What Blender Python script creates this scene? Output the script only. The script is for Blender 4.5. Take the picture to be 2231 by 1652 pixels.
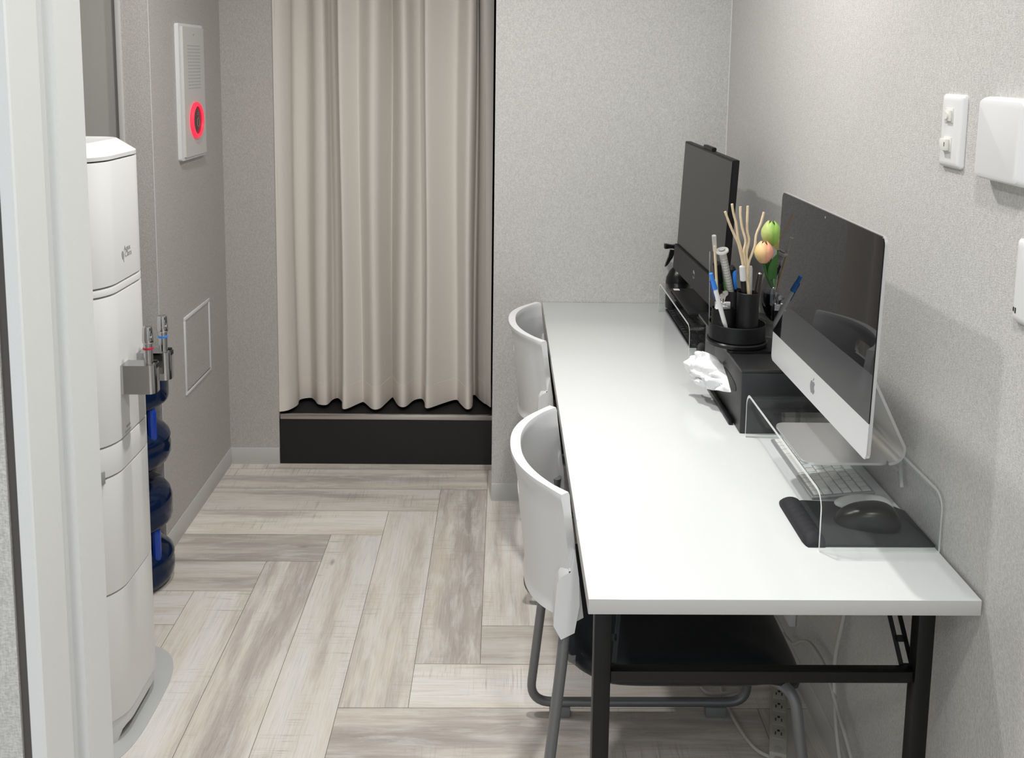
import bpy, bmesh, math, random
from mathutils import Vector, Matrix, noise
random.seed(7)
S = bpy.context.scene
for o in list(bpy.data.objects): bpy.data.objects.remove(o)
COL = S.collection
PI = math.pi

# ------------------------------------------------------------------ camera
CAM_R = Vector((0.9997922648923293, -0.015282555931653879, 0.013485938812785382))
CAM_U = Vector((-0.011404677559016255, 0.12891874696510378, 0.991589577401216))
CAM_D = Vector((0.01689261351127147, 0.99153739221733, -0.12871767339264406))
cam_d = bpy.data.cameras.new('camera'); cam = bpy.data.objects.new('camera', cam_d); COL.objects.link(cam)
m = Matrix((CAM_R, CAM_U, -CAM_D)).transposed().to_4x4(); m.translation = (-0.13544, -1.34235, 1.51151)
cam.matrix_world = m
cam_d.sensor_width = 36; cam_d.sensor_fit = 'HORIZONTAL'
cam_d.lens = 2071.54 / 2231 * 36
cam_d.shift_x = (1115.5 - 1132.04) / 2231
cam_d.shift_y = (407.27 - 826) / 2231
cam_d.clip_start = 0.02
S.camera = cam

# ------------------------------------------------------------------ world, lights, exposure
w = bpy.data.worlds.new('world'); S.world = w; w.use_nodes = True
w.node_tree.nodes['Background'].inputs[0].default_value = (0.86, 0.93, 1.0, 1)
w.node_tree.nodes['Background'].inputs[1].default_value = 1.0
S.view_settings.view_transform = 'Standard'; S.view_settings.look = 'None'
S.view_settings.exposure = 0.0; S.view_settings.gamma = 1.0
S.view_settings.use_curve_mapping = False

def lamp(name, loc, power, size, color=(1.0, 0.975, 0.94), spread=160):
    l = bpy.data.lights.new(name, 'AREA'); l.shape = 'DISK'; l.size = size; l.energy = power
    l.color = color; l.spread = math.radians(spread)
    o = bpy.data.objects.new(name, l); COL.objects.link(o); o.location = loc
    return o
CEIL = 2.42
lamp('downlight_lamp', (-0.03, 0.72, CEIL - 0.03), 14.5, 0.09)
lamp('downlight_lamp', (-0.68, 0.72, CEIL - 0.03), 11, 0.09)
lamp('downlight_lamp', (0.10, -0.75, CEIL - 0.03), 10.5, 0.12)
lamp('downlight_lamp', (-0.35, -1.9, CEIL - 0.03), 13, 0.3)

# ------------------------------------------------------------------ materials
def new_mat(name):
    mt = bpy.data.materials.new(name); mt.use_nodes = True
    return mt, mt.node_tree.nodes, mt.node_tree.links, mt.node_tree.nodes['Principled BSDF']
def pbr(name, col, rough=0.5, metal=0.0, nscale=0, namt=0.0, bump=0.0, bscale=200, **kw):
    mt, N, L, B = new_mat(name)
    B.inputs['Base Color'].default_value = (*col, 1); B.inputs['Roughness'].default_value = rough
    B.inputs['Metallic'].default_value = metal
    for k, v in kw.items():
        B.inputs[k.replace('_', ' ')].default_value = v
    tc = N.new('ShaderNodeTexCoord')
    if namt:
        nz = N.new('ShaderNodeTexNoise'); nz.inputs['Scale'].default_value = nscale; nz.inputs['Detail'].default_value = 4
        L.new(tc.outputs['Object'], nz.inputs['Vector'])
        mx = N.new('ShaderNodeMix'); mx.data_type = 'RGBA'
        mx.inputs[6].default_value = (*[c * (1 - namt) for c in col], 1); mx.inputs[7].default_value = (*[min(1, c * (1 + namt)) for c in col], 1)
        L.new(nz.outputs['Fac'], mx.inputs[0]); L.new(mx.outputs[2], B.inputs['Base Color'])
    if bump:
        nb = N.new('ShaderNodeTexNoise'); nb.inputs['Scale'].default_value = bscale; nb.inputs['Detail'].default_value = 3
        L.new(tc.outputs['Object'], nb.inputs['Vector'])
        b = N.new('ShaderNodeBump'); b.inputs['Strength'].default_value = bump; b.inputs['Distance'].default_value = 0.001
        L.new(nb.outputs['Fac'], b.inputs['Height']); L.new(b.outputs['Normal'], B.inputs['Normal'])
    return mt

def wallpaper(name, col):
    mt, N, L, B = new_mat(name)
    tc = N.new('ShaderNodeTexCoord')
    def nz(scale, vec, det=3):
        mp = N.new('ShaderNodeMapping'); mp.inputs['Scale'].default_value = vec
        L.new(tc.outputs['Object'], mp.inputs['Vector'])
        n = N.new('ShaderNodeTexNoise'); n.inputs['Scale'].default_value = scale; n.inputs['Detail'].default_value = det
        L.new(mp.outputs['Vector'], n.inputs['Vector']); return n.outputs['Fac']
    a = nz(190, (1, 1, 2.6)); b = nz(210, (2.4, 2.4, 0.6)); c = nz(9, (1, 1, 1))
    ad = N.new('ShaderNodeMath'); ad.operation = 'ADD'; L.new(a, ad.inputs[0]); L.new(b, ad.inputs[1])
    mr = N.new('ShaderNodeMapRange'); mr.inputs[1].default_value = 0.75; mr.inputs[2].default_value = 1.25
    L.new(ad.outputs[0], mr.inputs[0])
    mx = N.new('ShaderNodeMix'); mx.data_type = 'RGBA'
    mx.inputs[6].default_value = (*[k * 0.84 for k in col], 1); mx.inputs[7].default_value = (*[k * 1.13 for k in col], 1)
    L.new(mr.outputs[0], mx.inputs[0])
    mx2 = N.new('ShaderNodeMix'); mx2.data_type = 'RGBA'; mx2.blend_type = 'MULTIPLY'; mx2.inputs[0].default_value = 1
    m3 = N.new('ShaderNodeMix'); m3.data_type = 'RGBA'
    m3.inputs[6].default_value = (0.97, 0.965, 0.96, 1); m3.inputs[7].default_value = (1.0, 1.0, 1.0, 1); L.new(c, m3.inputs[0])
    L.new(mx.outputs[2], mx2.inputs[6]); L.new(m3.outputs[2], mx2.inputs[7]); L.new(mx2.outputs[2], B.inputs['Base Color'])
    bp = N.new('ShaderNodeBump'); bp.inputs['Strength'].default_value = 0.55; bp.inputs['Distance'].default_value = 0.0012
    L.new(ad.outputs[0], bp.inputs['Height']); L.new(bp.outputs['Normal'], B.inputs['Normal'])
    B.inputs['Roughness'].default_value = 0.62; B.inputs['Specular IOR Level'].default_value = 0.35
    return mt

def floor_mat():
    mt, N, L, B = new_mat('washed_wood_vinyl')
    uv = N.new('ShaderNodeUVMap'); uv.uv_map = 'UVMap'
    at = N.new('ShaderNodeVertexColor'); at.layer_name = 'tone'
    sp = N.new('ShaderNodeSeparateColor'); L.new(at.outputs['Color'], sp.inputs[0])
    def noise_(scale, vec, det=5, rough=0.55, dist=0.0):
        mp = N.new('ShaderNodeMapping'); mp.inputs['Scale'].default_value = vec
        L.new(uv.outputs[0], mp.inputs['Vector'])
        n = N.new('ShaderNodeTexNoise'); n.inputs['Scale'].default_value = scale; n.inputs['Detail'].default_value = det
        n.inputs['Roughness'].default_value = rough; n.inputs['Distortion'].default_value = dist
        L.new(mp.outputs['Vector'], n.inputs['Vector']); return n.outputs['Fac']
    def ramp(sock, pts):
        r = N.new('ShaderNodeValToRGB'); e = r.color_ramp.elements
        while len(e) < len(pts): e.new(0.5)
        for k, (p, c) in enumerate(pts): e[k].position = p; e[k].color = (*c, 1)
        L.new(sock, r.inputs[0]); return r.outputs[0]
    def mixc(f, a, b, mode='MIX'):
        mx = N.new('ShaderNodeMix'); mx.data_type = 'RGBA'; mx.blend_type = mode
        if isinstance(f, float): mx.inputs[0].default_value = f
        else: L.new(f, mx.inputs[0])
        for s, i in ((a, 6), (b, 7)):
            if isinstance(s, tuple): mx.inputs[i].default_value = (*s, 1)
            else: L.new(s, mx.inputs[i])
        return mx.outputs[2]
    bands = noise_(1.0, (1.3, 13, 1), 6, 0.62, 0.15)
    tone = N.new('ShaderNodeMath'); tone.operation = 'MULTIPLY_ADD'; tone.inputs[1].default_value = 0.50; L.new(sp.outputs[0], tone.inputs[0]); L.new(bands, tone.inputs[2])
    base = ramp(tone.outputs[0], [(0.46, (0.74, 0.725, 0.70)), (0.60, (0.70, 0.65, 0.585)), (0.72, (0.52, 0.475, 0.44)), (0.95, (0.38, 0.34, 0.315))])
    warm = noise_(1.0, (0.8, 9, 1), 2)
    base = mixc(ramp(warm, [(0.50, (0, 0, 0)), (0.70, (0.6, 0.6, 0.6))]), base, (0.72, 0.655, 0.56))
    streak = noise_(1.0, (7, 210, 1), 5, 0.7, 0.4)
    base = mixc(1.0, base, ramp(streak, [(0.30, (0.80, 0.785, 0.78)), (0.44, (0.95, 0.95, 0.95)), (0.60, (1.04, 1.04, 1.04))]), 'MULTIPLY')
    white = noise_(1.0, (6, 34, 1), 7, 0.7, 0.5)
    base = mixc(ramp(white, [(0.48, (0, 0, 0)), (0.68, (0.6, 0.6, 0.6))]), base, (0.78, 0.765, 0.74))
    # cross saw marks on some of the boards
    saw = noise_(1.0, (150, 5, 1), 2, 0.5, 1.5); patch = noise_(1.0, (3.2, 8, 1), 2)
    sm = N.new('ShaderNodeMath'); sm.operation = 'MULTIPLY'; L.new(ramp(patch, [(0.48, (0, 0, 0)), (0.6, (1, 1, 1))]), sm.inputs[0])
    L.new(ramp(saw, [(0.55, (0, 0, 0)), (0.70, (0.55, 0.55, 0.55))]), sm.inputs[1])
    sm2 = N.new('ShaderNodeMath'); sm2.operation = 'MULTIPLY'; L.new(sm.outputs[0], sm2.inputs[0]); L.new(sp.outputs[2], sm2.inputs[1])
    base = mixc(sm2.outputs[0], base, (0.36, 0.33, 0.30))
    # knots
    mp = N.new('ShaderNodeMapping'); mp.inputs['Scale'].default_value = (2.6, 7.0, 1); L.new(uv.outputs[0], mp.inputs['Vector'])
    vo = N.new('ShaderNodeTexVoronoi'); vo.inputs['Scale'].default_value = 1.0; L.new(mp.outputs[0], vo.inputs['Vector'])
    base = mixc(ramp(vo.outputs['Distance'], [(0.03, (0.85, 0.85, 0.85)), (0.075, (0, 0, 0))]), base, (0.27, 0.23, 0.20))
    # plank-to-plank value
    pv = N.new('ShaderNodeMapRange'); pv.inputs[3].default_value = 0.86; pv.inputs[4].default_value = 1.06; L.new(sp.outputs[1], pv.inputs[0])
    cc = N.new('ShaderNodeCombineColor'); [L.new(pv.outputs[0], cc.inputs[k]) for k in range(3)]
    base = mixc(1.0, base, cc.outputs[0], 'MULTIPLY')
    L.new(base, B.inputs['Base Color'])
    B.inputs['Roughness'].default_value = 0.42; B.inputs['Specular IOR Level'].default_value = 0.4
    bp = N.new('ShaderNodeBump'); bp.inputs['Strength'].default_value = 0.35; bp.inputs['Distance'].default_value = 0.001
    L.new(streak, bp.inputs['Height']); L.new(bp.outputs['Normal'], B.inputs['Normal'])
    return mt

def acrylic(name, tint=(0.97, 0.985, 0.98), base_refl=1.0):
    mt, N, L, B = new_mat(name); N.remove(B)
    out = N['Material Output']
    tr = N.new('ShaderNodeBsdfTransparent'); tr.inputs[0].default_value = (*tint, 1)
    gl = N.new('ShaderNodeBsdfGlossy'); gl.inputs['Roughness'].default_value = 0.02
    fr = N.new('ShaderNodeFresnel'); fr.inputs[0].default_value = 1.45
    ge = N.new('ShaderNodeNewGeometry'); io = N.new('ShaderNodeMapRange'); io.inputs[3].default_value = 1.45; io.inputs[4].default_value = 1 / 1.45
    L.new(ge.outputs['Backfacing'], io.inputs[0]); L.new(io.outputs[0], fr.inputs[0])
    mx = N.new('ShaderNodeMixShader'); L.new(fr.outputs[0], mx.inputs[0]); L.new(tr.outputs[0], mx.inputs[1]); L.new(gl.outputs[0], mx.inputs[2])
    L.new(mx.outputs[0], out.inputs[0]); return mt
def frosty(name, col, alpha, rough=0.2):
    mt, N, L, B = new_mat(name)
    B.inputs['Base Color'].default_value = (*col, 1); B.inputs['Alpha'].default_value = alpha; B.inputs['Roughness'].default_value = rough
    return mt

M = {}
M['wall'] = wallpaper('woven_wallpaper', (0.575, 0.57, 0.555))
M['wall_taupe'] = wallpaper('woven_wallpaper_taupe', (0.50, 0.485, 0.465))
M['ceiling'] = pbr('ceiling_paint', (0.72, 0.72, 0.70), 0.8, bump=0.1)
M['floor'] = floor_mat()
M['gap'] = pbr('plank_joint', (0.13, 0.115, 0.10), 0.8)
M['skirting'] = pbr('grey_vinyl_skirting', (0.52, 0.52, 0.505), 0.45, bump=0.05)
M['frame'] = pbr('door_frame_white', (0.72, 0.735, 0.735), 0.45, bump=0.12, bscale=350)
M['gap_shade'] = pbr('casing_gap_shade', (0.10, 0.09, 0.085), 0.7)  # dark colour stands for the shade between casing and wall
M['plastic'] = pbr('white_plastic', (0.68, 0.685, 0.68), 0.28)
M['plastic_flat'] = pbr('switch_plastic', (0.76, 0.77, 0.78), 0.35)
M['ivory'] = pbr('ivory_plastic', (0.74, 0.74, 0.69), 0.35)
M['panel_grey'] = pbr('intercom_plastic', (0.62, 0.62, 0.60), 0.4)
M['desk'] = pbr('white_melamine', (0.70, 0.725, 0.73), 0.16, bump=0.02, bscale=600)
M['desk_edge'] = pbr('desk_edge_band', (0.50, 0.50, 0.49), 0.4)
M['black_metal'] = pbr('black_powder_coat', (0.004, 0.004, 0.004), 0.38, Specular_IOR_Level=0.3)
M['black'] = pbr('black_plastic', (0.005, 0.005, 0.006), 0.30, Specular_IOR_Level=0.35)
M['black_soft'] = pbr('matt_black_plastic', (0.006, 0.006, 0.007), 0.45, Specular_IOR_Level=0.3)
M['black_leather'] = pbr('black_leatherette', (0.010, 0.010, 0.011), 0.36, Specular_IOR_Level=0.6, bump=0.4, bscale=900)
M['black_panel'] = pbr('black_kick_panel', (0.006, 0.006, 0.0065), 0.45)
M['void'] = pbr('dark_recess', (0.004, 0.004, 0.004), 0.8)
M['steel'] = pbr('brushed_steel', (0.55, 0.53, 0.51), 0.32, 1.0)
M['chrome'] = pbr('chrome', (0.50, 0.50, 0.51), 0.05, 1.0)
M['nickel'] = pbr('bright_nickel', (0.80, 0.79, 0.76), 0.12, 1.0)
M['chair_white'] = pbr('chair_white_plastic', (0.74, 0.75, 0.76), 0.32, bump=0.06, bscale=700)
M['seat_navy'] = pbr('dark_navy_seat_vinyl', (0.006, 0.008, 0.012), 0.42, Specular_IOR_Level=0.3, bump=0.25, bscale=500)
M['tube_grey'] = pbr('grey_painted_tube', (0.17, 0.175, 0.18), 0.38, 0.35)
M['foot_grey'] = pbr('grey_glide', (0.20, 0.20, 0.205), 0.55)
M['curtain'] = pbr('cream_curtain_cloth', (0.72, 0.69, 0.64), 0.78, bump=0.25, bscale=900)
M['hem'] = pbr('cream_curtain_hem', (0.76, 0.70, 0.645), 0.78, bump=0.25, bscale=900)
M['alu'] = pbr('satin_aluminium', (0.72, 0.73, 0.74), 0.28, 0.85)
M['alu_face'] = pbr('pale_aluminium_chin', (0.70, 0.71, 0.72), 0.33, 0.45)
M['alu_dark'] = pbr('grey_mark', (0.22, 0.23, 0.24), 0.3, 0.5)
M['screen_gloss'] = pbr('glossy_black_glass', (0.003, 0.003, 0.004), 0.015, IOR=1.38, Specular_Tint=(0.88, 0.88, 1.0, 1))
M['screen_matt'] = pbr('matt_screen', (0.010, 0.010, 0.010), 0.24, IOR=1.38)
M['acrylic'] = acrylic('clear_acrylic', (0.955, 0.965, 0.965))
M['acrylic_edge'] = frosty('acrylic_cut_edge', (0.90, 0.92, 0.92), 0.82, 0.1)
M['glass'] = acrylic('clear_glass', (0.90, 0.91, 0.91))
M['clear_plastic'] = frosty('clear_plastic', (0.80, 0.79, 0.75), 0.38, 0.1)
M['mat_clear'] = frosty('clear_floor_mat', (0.66, 0.68, 0.69), 0.55, 0.3)
M['alu_key'] = pbr('keyboard_aluminium', (0.38, 0.39, 0.40), 0.4, 0.3)
M['key'] = pbr('white_key', (0.80, 0.80, 0.79), 0.4)
M['key_black'] = pbr('black_key', (0.02, 0.02, 0.022), 0.35)
M['blue'] = pbr('bright_blue_plastic', (0.035, 0.24, 0.76), 0.3)
M['blue_dark'] = pbr('deep_blue_plastic', (0.008, 0.04, 0.30), 0.3)
M['white'] = pbr('white_print', (0.82, 0.82, 0.82), 0.45)
M['green'] = pbr('green_ink_tube', (0.03, 0.10, 0.02), 0.3)
M['wood'] = pbr('peeled_twig', (0.78, 0.63, 0.42), 0.6, nscale=60, namt=0.18, bump=0.3, bscale=300)
M['brown'] = pbr('dark_brown_lacquer', (0.022, 0.014, 0.012), 0.2)
M['tissue'] = pbr('tissue_paper', (0.86, 0.87, 0.88), 0.85)
M['cable'] = pbr('white_cable', (0.50, 0.49, 0.47), 0.5)
M['strip'] = pbr('cream_power_strip', (0.42, 0.40, 0.36), 0.5)
M['slot'] = pbr('slot_black', (0.01, 0.01, 0.01), 0.6)
M['print_grey'] = pbr('grey_print', (0.30, 0.31, 0.31), 0.5)
M['leaf'] = pbr('tulip_leaf', (0.045, 0.16, 0.03), 0.4, nscale=40, namt=0.3)
M['bud_green'] = pbr('green_petal', (0.34, 0.55, 0.11), 0.5, nscale=30, namt=0.25)
M['bud_pink'] = pbr('peach_petal', (0.80, 0.40, 0.26), 0.5, nscale=25, namt=0.22)
M['bud_yellow'] = pbr('yellow_petal', (0.80, 0.66, 0.27), 0.5, nscale=25, namt=0.2)
M['gel'] = pbr('navy_black_gel_fabric', (0.012, 0.013, 0.018), 0.7, bump=0.5, bscale=500)
M['pad'] = pbr('charcoal_mouse_pad', (0.022, 0.023, 0.026), 0.65)
mt, N_, L_, B_ = new_mat('red_lit_ring'); B_.inputs['Base Color'].default_value = (0.8, 0.03, 0.05, 1)
B_.inputs['Emission Color'].default_value = (1.0, 0.03, 0.08, 1); B_.inputs['Emission Strength'].default_value = 0.9; M['ring'] = mt
M['red_dark'] = pbr('dark_red_button', (0.09, 0.006, 0.008), 0.15)
M['red'] = pbr('red_band', (0.55, 0.02, 0.06), 0.35)
mt, N_, L_, B_ = new_mat('lit_diffuser'); B_.inputs['Emission Color'].default_value = (1, 0.97, 0.93, 1); B_.inputs['Emission Strength'].default_value = 6; M['lit'] = mt
mt, N_, L_, B_ = new_mat('translucent_blue_bottle'); B_.inputs['Base Color'].default_value = (0.003, 0.012, 0.045, 1)
B_.inputs['Roughness'].default_value = 0.12; B_.inputs['Specular IOR Level'].default_value = 0.28; M['bottle'] = mt
mt, N_, L_, B_ = new_mat('royal_blue_handle'); B_.inputs['Base Color'].default_value = (0.006, 0.045, 0.36, 1); B_.inputs['Roughness'].default_value = 0.25; M['bottle_handle'] = mt  # handle is a stronger royal blue than the bottle body
M['door_panel'] = pbr('grey_door_panel', (0.40, 0.39, 0.375), 0.5, bump=0.1, bscale=300)

# ------------------------------------------------------------------ mesh builder
class MB:
    def __init__(s): s.bm = bmesh.new(); s.mats = []
    def box(s, lo, hi, bev=0.0, seg=2, mi=0, rot=None):
        bm = bmesh.new(); bmesh.ops.create_cube(bm, size=1)
        c = [(a + b) / 2 for a, b in zip(lo, hi)]; d = [abs(b - a) for a, b in zip(lo, hi)]
        for v in bm.verts: v.co = Vector((v.co.x * d[0], v.co.y * d[1], v.co.z * d[2]))
        if bev > 0: bmesh.ops.bevel(bm, geom=bm.edges[:], offset=min(bev, min(d) * 0.49), segments=seg, affect='EDGES', profile=0.5)
        mat = Matrix.Translation(c)
        if rot is not None: mat = mat @ rot.to_4x4()
        s.merge(bm, mat, mi); return s
    def merge(s, bm, mat=None, mi=0):
        mp = {}
        for v in bm.verts: mp[v] = s.bm.verts.new(mat @ v.co if mat is not None else v.co)
        for f in bm.faces:
            try: nf = s.bm.faces.new([mp[v] for v in f.verts]); nf.material_index = mi; nf.smooth = True
            except ValueError: pass
        bm.free()
    def faces(s, vs, fs, mi=0):
        b = [s.bm.verts.new(v) for v in vs]
        for f in fs:
            try: nf = s.bm.faces.new([b[i] for i in f]); nf.material_index = mi; nf.smooth = True
            except ValueError: pass
        return s
    def prism(s, pts, d, mi=0, capmi=None):
        """closed outline pts (3-D) extruded along vector d"""
        n = len(pts); d = Vector(d); a = [Vector(p) for p in pts]; b = [p + d for p in a]
        nrm = Vector((0, 0, 0))
        for i in range(n): nrm += a[i].cross(a[(i + 1) % n])
        if nrm.dot(d) > 0: a, b = a[::-1], b[::-1]
        vs = a + b
        s.faces(vs, [[i, (i + n), ((i + 1) % n + n), (i + 1) % n][::-1] for i in range(n)], mi)
        s.faces(vs, [list(range(n)), list(range(2 * n - 1, n - 1, -1))], mi if capmi is None else capmi); return s
    def tube(s, pts, r, seg=12, mi=0, cap=True, flat=1.0):
        pts = [Vector(p) for p in pts]; n = len(pts)
        rr = r if isinstance(r, (list, tuple)) else [r] * n
        T = [(pts[min(i + 1, n - 1)] - pts[max(i - 1, 0)]).normalized() for i in range(n)]
        ref = Vector((0, 0, 1)) if abs(T[0].z) < 0.9 else Vector((1, 0, 0))
        u = T[0].cross(ref).normalized(); vs = []
        for i in range(n):
            u = (u - T[i] * u.dot(T[i])).normalized(); v = T[i].cross(u)
            for k in range(seg):
                a = 2 * PI * k / seg; vs.append(pts[i] + u * math.cos(a) * rr[i] + v * math.sin(a) * rr[i] * flat)
        fs = [[i * seg + k, i * seg + (k + 1) % seg, (i + 1) * seg + (k + 1) % seg, (i + 1) * seg + k] for i in range(n - 1) for k in range(seg)]
        if cap: fs += [list(range(seg))[::-1], [(n - 1) * seg + k for k in range(seg)]]
        return s.faces(vs, fs, mi)
    def lathe(s, prof, c=(0, 0, 0), seg=32, mi=0, axis=None, sx=1, sy=1, cap=True):
        vs = []; c = Vector(c); q = Vector((0, 0, 1)).rotation_difference(Vector(axis).normalized()).to_matrix() if axis is not None else Matrix.Identity(3)
        for r, z in prof:
            for k in range(seg):
                a = 2 * PI * k / seg; vs.append(c + q @ Vector((r * math.cos(a) * sx, r * math.sin(a) * sy, z)))
        n = len(prof)
        fs = [[i * seg + k, i * seg + (k + 1) % seg, (i + 1) * seg + (k + 1) % seg, (i + 1) * seg + k] for i in range(n - 1) for k in range(seg)]
        if cap: fs += [list(range(seg))[::-1], [(n - 1) * seg + k for k in range(seg)]]
        return s.faces(vs, fs, mi)
    def text(s, string, size, mat, extrude=0.0002, mi=0):
        cu = bpy.data.curves.new('t', 'FONT'); cu.body = string; cu.size = size; cu.extrude = extrude
        cu.align_x = 'CENTER'; cu.align_y = 'CENTER'
        o = bpy.data.objects.new('t', cu); COL.objects.link(o); bpy.context.view_layer.update()
        me = bpy.data.meshes.new_from_object(o.evaluated_get(bpy.context.evaluated_depsgraph_get()))
        bm = bmesh.new(); bm.from_mesh(me); s.merge(bm, mat, mi)
        bpy.data.objects.remove(o); bpy.data.curves.remove(cu); bpy.data.meshes.remove(me); return s

def superell(cx, cy, hx, hy, n=4, seg=40):
    out = []
    for k in range(seg):
        a = 2 * PI * k / seg; c, d = math.cos(a), math.sin(a)
        out.append((cx + hx * math.copysign(abs(c) ** (2 / n), c), cy + hy * math.copysign(abs(d) ** (2 / n), d)))
    return out
def rrect(x0, x1, y0, y1, r, seg=6):
    out = []
    for cx, cy, a0 in ((x1 - r, y1 - r, 0), (x0 + r, y1 - r, 90), (x0 + r, y0 + r, 180), (x1 - r, y0 + r, 270)):
        for k in range(seg + 1):
            a = math.radians(a0 + 90 * k / seg); out.append((cx + r * math.cos(a), cy + r * math.sin(a)))
    return out
def smooth_path(pts, n=8):
    P = [Vector(p) for p in pts]; out = []
    for i in range(len(P) - 1):
        p0 = P[max(i - 1, 0)]; p1 = P[i]; p2 = P[i + 1]; p3 = P[min(i + 2, len(P) - 1)]
        for k in range(n):
            t = k / n
            out.append(0.5 * ((2 * p1) + (p2 - p0) * t + (2 * p0 - 5 * p1 + 4 * p2 - p3) * t * t + (3 * p1 - p0 - 3 * p2 + p3) * t ** 3))
    out.append(P[-1]); return out
def fillet(pts, r, n=6):
    """polyline with rounded corners"""
    P = [Vector(p) for p in pts]; out = [P[0]]
    for i in range(1, len(P) - 1):
        a = (P[i - 1] - P[i]); b = (P[i + 1] - P[i]); rr = min(r, a.length * 0.49, b.length * 0.49)
        A = P[i] + a.normalized() * rr; Bq = P[i] + b.normalized() * rr
        for k in range(n + 1):
            t = k / n; out.append(A * (1 - t) ** 2 + P[i] * 2 * t * (1 - t) + Bq * t * t)
    out.append(P[-1]); return out

def world_loc(o):
    l = Vector(o.location)
    while o.parent: o = o.parent; l += Vector(o.location)
    return l
def finish(mb, name, mats, loc, sharp=35, flat=False):
    bm = mb.bm
    bmesh.ops.remove_doubles(bm, verts=bm.verts[:], dist=1e-6)
    for v in bm.verts: v.co -= loc
    me = bpy.data.meshes.new(name); bm.to_mesh(me); bm.free()
    for mm in (mats if isinstance(mats, (list, tuple)) else [mats]): me.materials.append(M[mm])
    if flat:
        for p in me.polygons: p.use_smooth = False
    else: me.set_sharp_from_angle(angle=math.radians(sharp))
    return me
def tag(o, label=None, cat=None, group=None, kind=None):
    if label: o['label'] = label
    if cat: o['category'] = cat
    if group: o['group'] = group
    if kind: o['kind'] = kind
    return o
def thing(name, label, cat, loc=(0, 0, 0), group=None):
    o = bpy.data.objects.new(name, None); COL.objects.link(o); o.location = loc; o.empty_display_size = 0.05
    return tag(o, label, cat, group)
def part(name, mb, mat, parent, label=None, **kw):
    me = finish(mb, name, mat, world_loc(parent), **kw)
    o = bpy.data.objects.new(name, me); COL.objects.link(o); o.parent = parent
    if label: o['label'] = label
    return o
def solo(name, mb, mat, label, cat, group=None, **kw):
    vs = mb.bm.verts; xs = [v.co for v in vs]
    loc = Vector(((min(c.x for c in xs) + max(c.x for c in xs)) / 2, (min(c.y for c in xs) + max(c.y for c in xs)) / 2, min(c.z for c in xs)))
    me = finish(mb, name, mat, loc, **kw); o = bpy.data.objects.new(name, me); COL.objects.link(o); o.location = loc
    return tag(o, label, cat, group)
def struct(name, mb, mat, parent=None, **kw):
    me = finish(mb, name, mat, world_loc(parent) if parent else Vector((0, 0, 0)), **kw)
    o = bpy.data.objects.new(name, me); COL.objects.link(o)
    if parent: o.parent = parent
    else: o['kind'] = 'structure'
    return o
def copy_tree(o, parent=None):
    c = o.copy(); COL.objects.link(c)
    if parent: c.parent = parent
    for ch in [x for x in bpy.data.objects if x.parent == o and x != c]: copy_tree(ch, c)
    return c

# ================================================================== SETTING
XL, XR, YB, YF, XJ, XS = -1.151, 0.6045, 1.8023, 2.096, -0.1658, -0.967
T = 0.08
# floor of herringbone planks, each its own rectangle
PW, PL = 1 / 6, 1.0
PW = 0.1655; PLN = 0.993
bm = bmesh.new(); uvl = bm.loops.layers.uv.new('UVMap'); cl = bm.loops.layers.float_color.new('tone')
TONES = {(1, 0): 0.62, (1, 1): 0.12, (1, 2): 0.05, (1, -1): 0.15, (1, 3): 0.38, (1, 4): 0.10}
gp = 0.0006
def add_plank(x0, y0, x1, y1, vert, key):
    X0, X1, Y0, Y1 = max(x0, -2.3), min(x1, 0.75), max(y0, -2.6), min(y1, 2.7)
    if X1 - X0 < 0.003 or Y1 - Y0 < 0.003: return
    rnd = random.Random(hash(key) & 0xffff); ou, ov = rnd.uniform(0, 50), rnd.uniform(0, 50)
    tone = TONES.get(key[:2] if key[2] == 0 else None, rnd.uniform(0.0, 0.55)); g2 = rnd.random(); sawm = 1.0 if tone < 0.2 else rnd.choice((0.0, 0.4, 1.0))
    vs = [bm.verts.new((X0 + gp, Y0 + gp, 0)), bm.verts.new((X1 - gp, Y0 + gp, 0)), bm.verts.new((X1 - gp, Y1 - gp, 0)), bm.verts.new((X0 + gp, Y1 - gp, 0))]
    f = bm.faces.new(vs)
    for lp in f.loops:
        c = lp.vert.co
        lp[uvl].uv = ((c.y - y0 + ou, c.x - x0 + ov) if vert else (c.x - x0 + ou, c.y - y0 + ov))
        lp[cl] = (tone, g2, sawm, 1)
# vertical planks V_k: x0 = -.345 - k*w, y0 = .893 - k*w ; shifted by multiples of (L,-L)
for s_ in range(-4, 5):
    for k in range(-24, 25):
        sx = s_ * PLN; x0 = -0.3465 - k * PW + sx; y0 = 0.893 - k * PW - sx
        add_plank(x0, y0, x0 + PW, y0 + PLN, True, (1, k, s_))
        hx = -0.3465 - PLN - k * PW + sx; hy = 0.893 + PLN - PW - k * PW - sx
        add_plank(hx, hy, hx + PLN, hy + PW, False, (0, k, s_))
for q in ((-2.3, -2.6, 0.75, 2.7),):
    f = bm.faces.new([bm.verts.new((q[0], q[1], -0.0012)), bm.verts.new((q[2], q[1], -0.0012)), bm.verts.new((q[2], q[3], -0.0012)), bm.verts.new((q[0], q[3], -0.0012))]); f.material_index = 1
me = bpy.data.meshes.new('floor'); bm.to_mesh(me); bm.free(); me.materials.append(M['floor']); me.materials.append(M['gap'])
fl = bpy.data.objects.new('floor', me); COL.objects.link(fl); fl['kind'] = 'structure'

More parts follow.
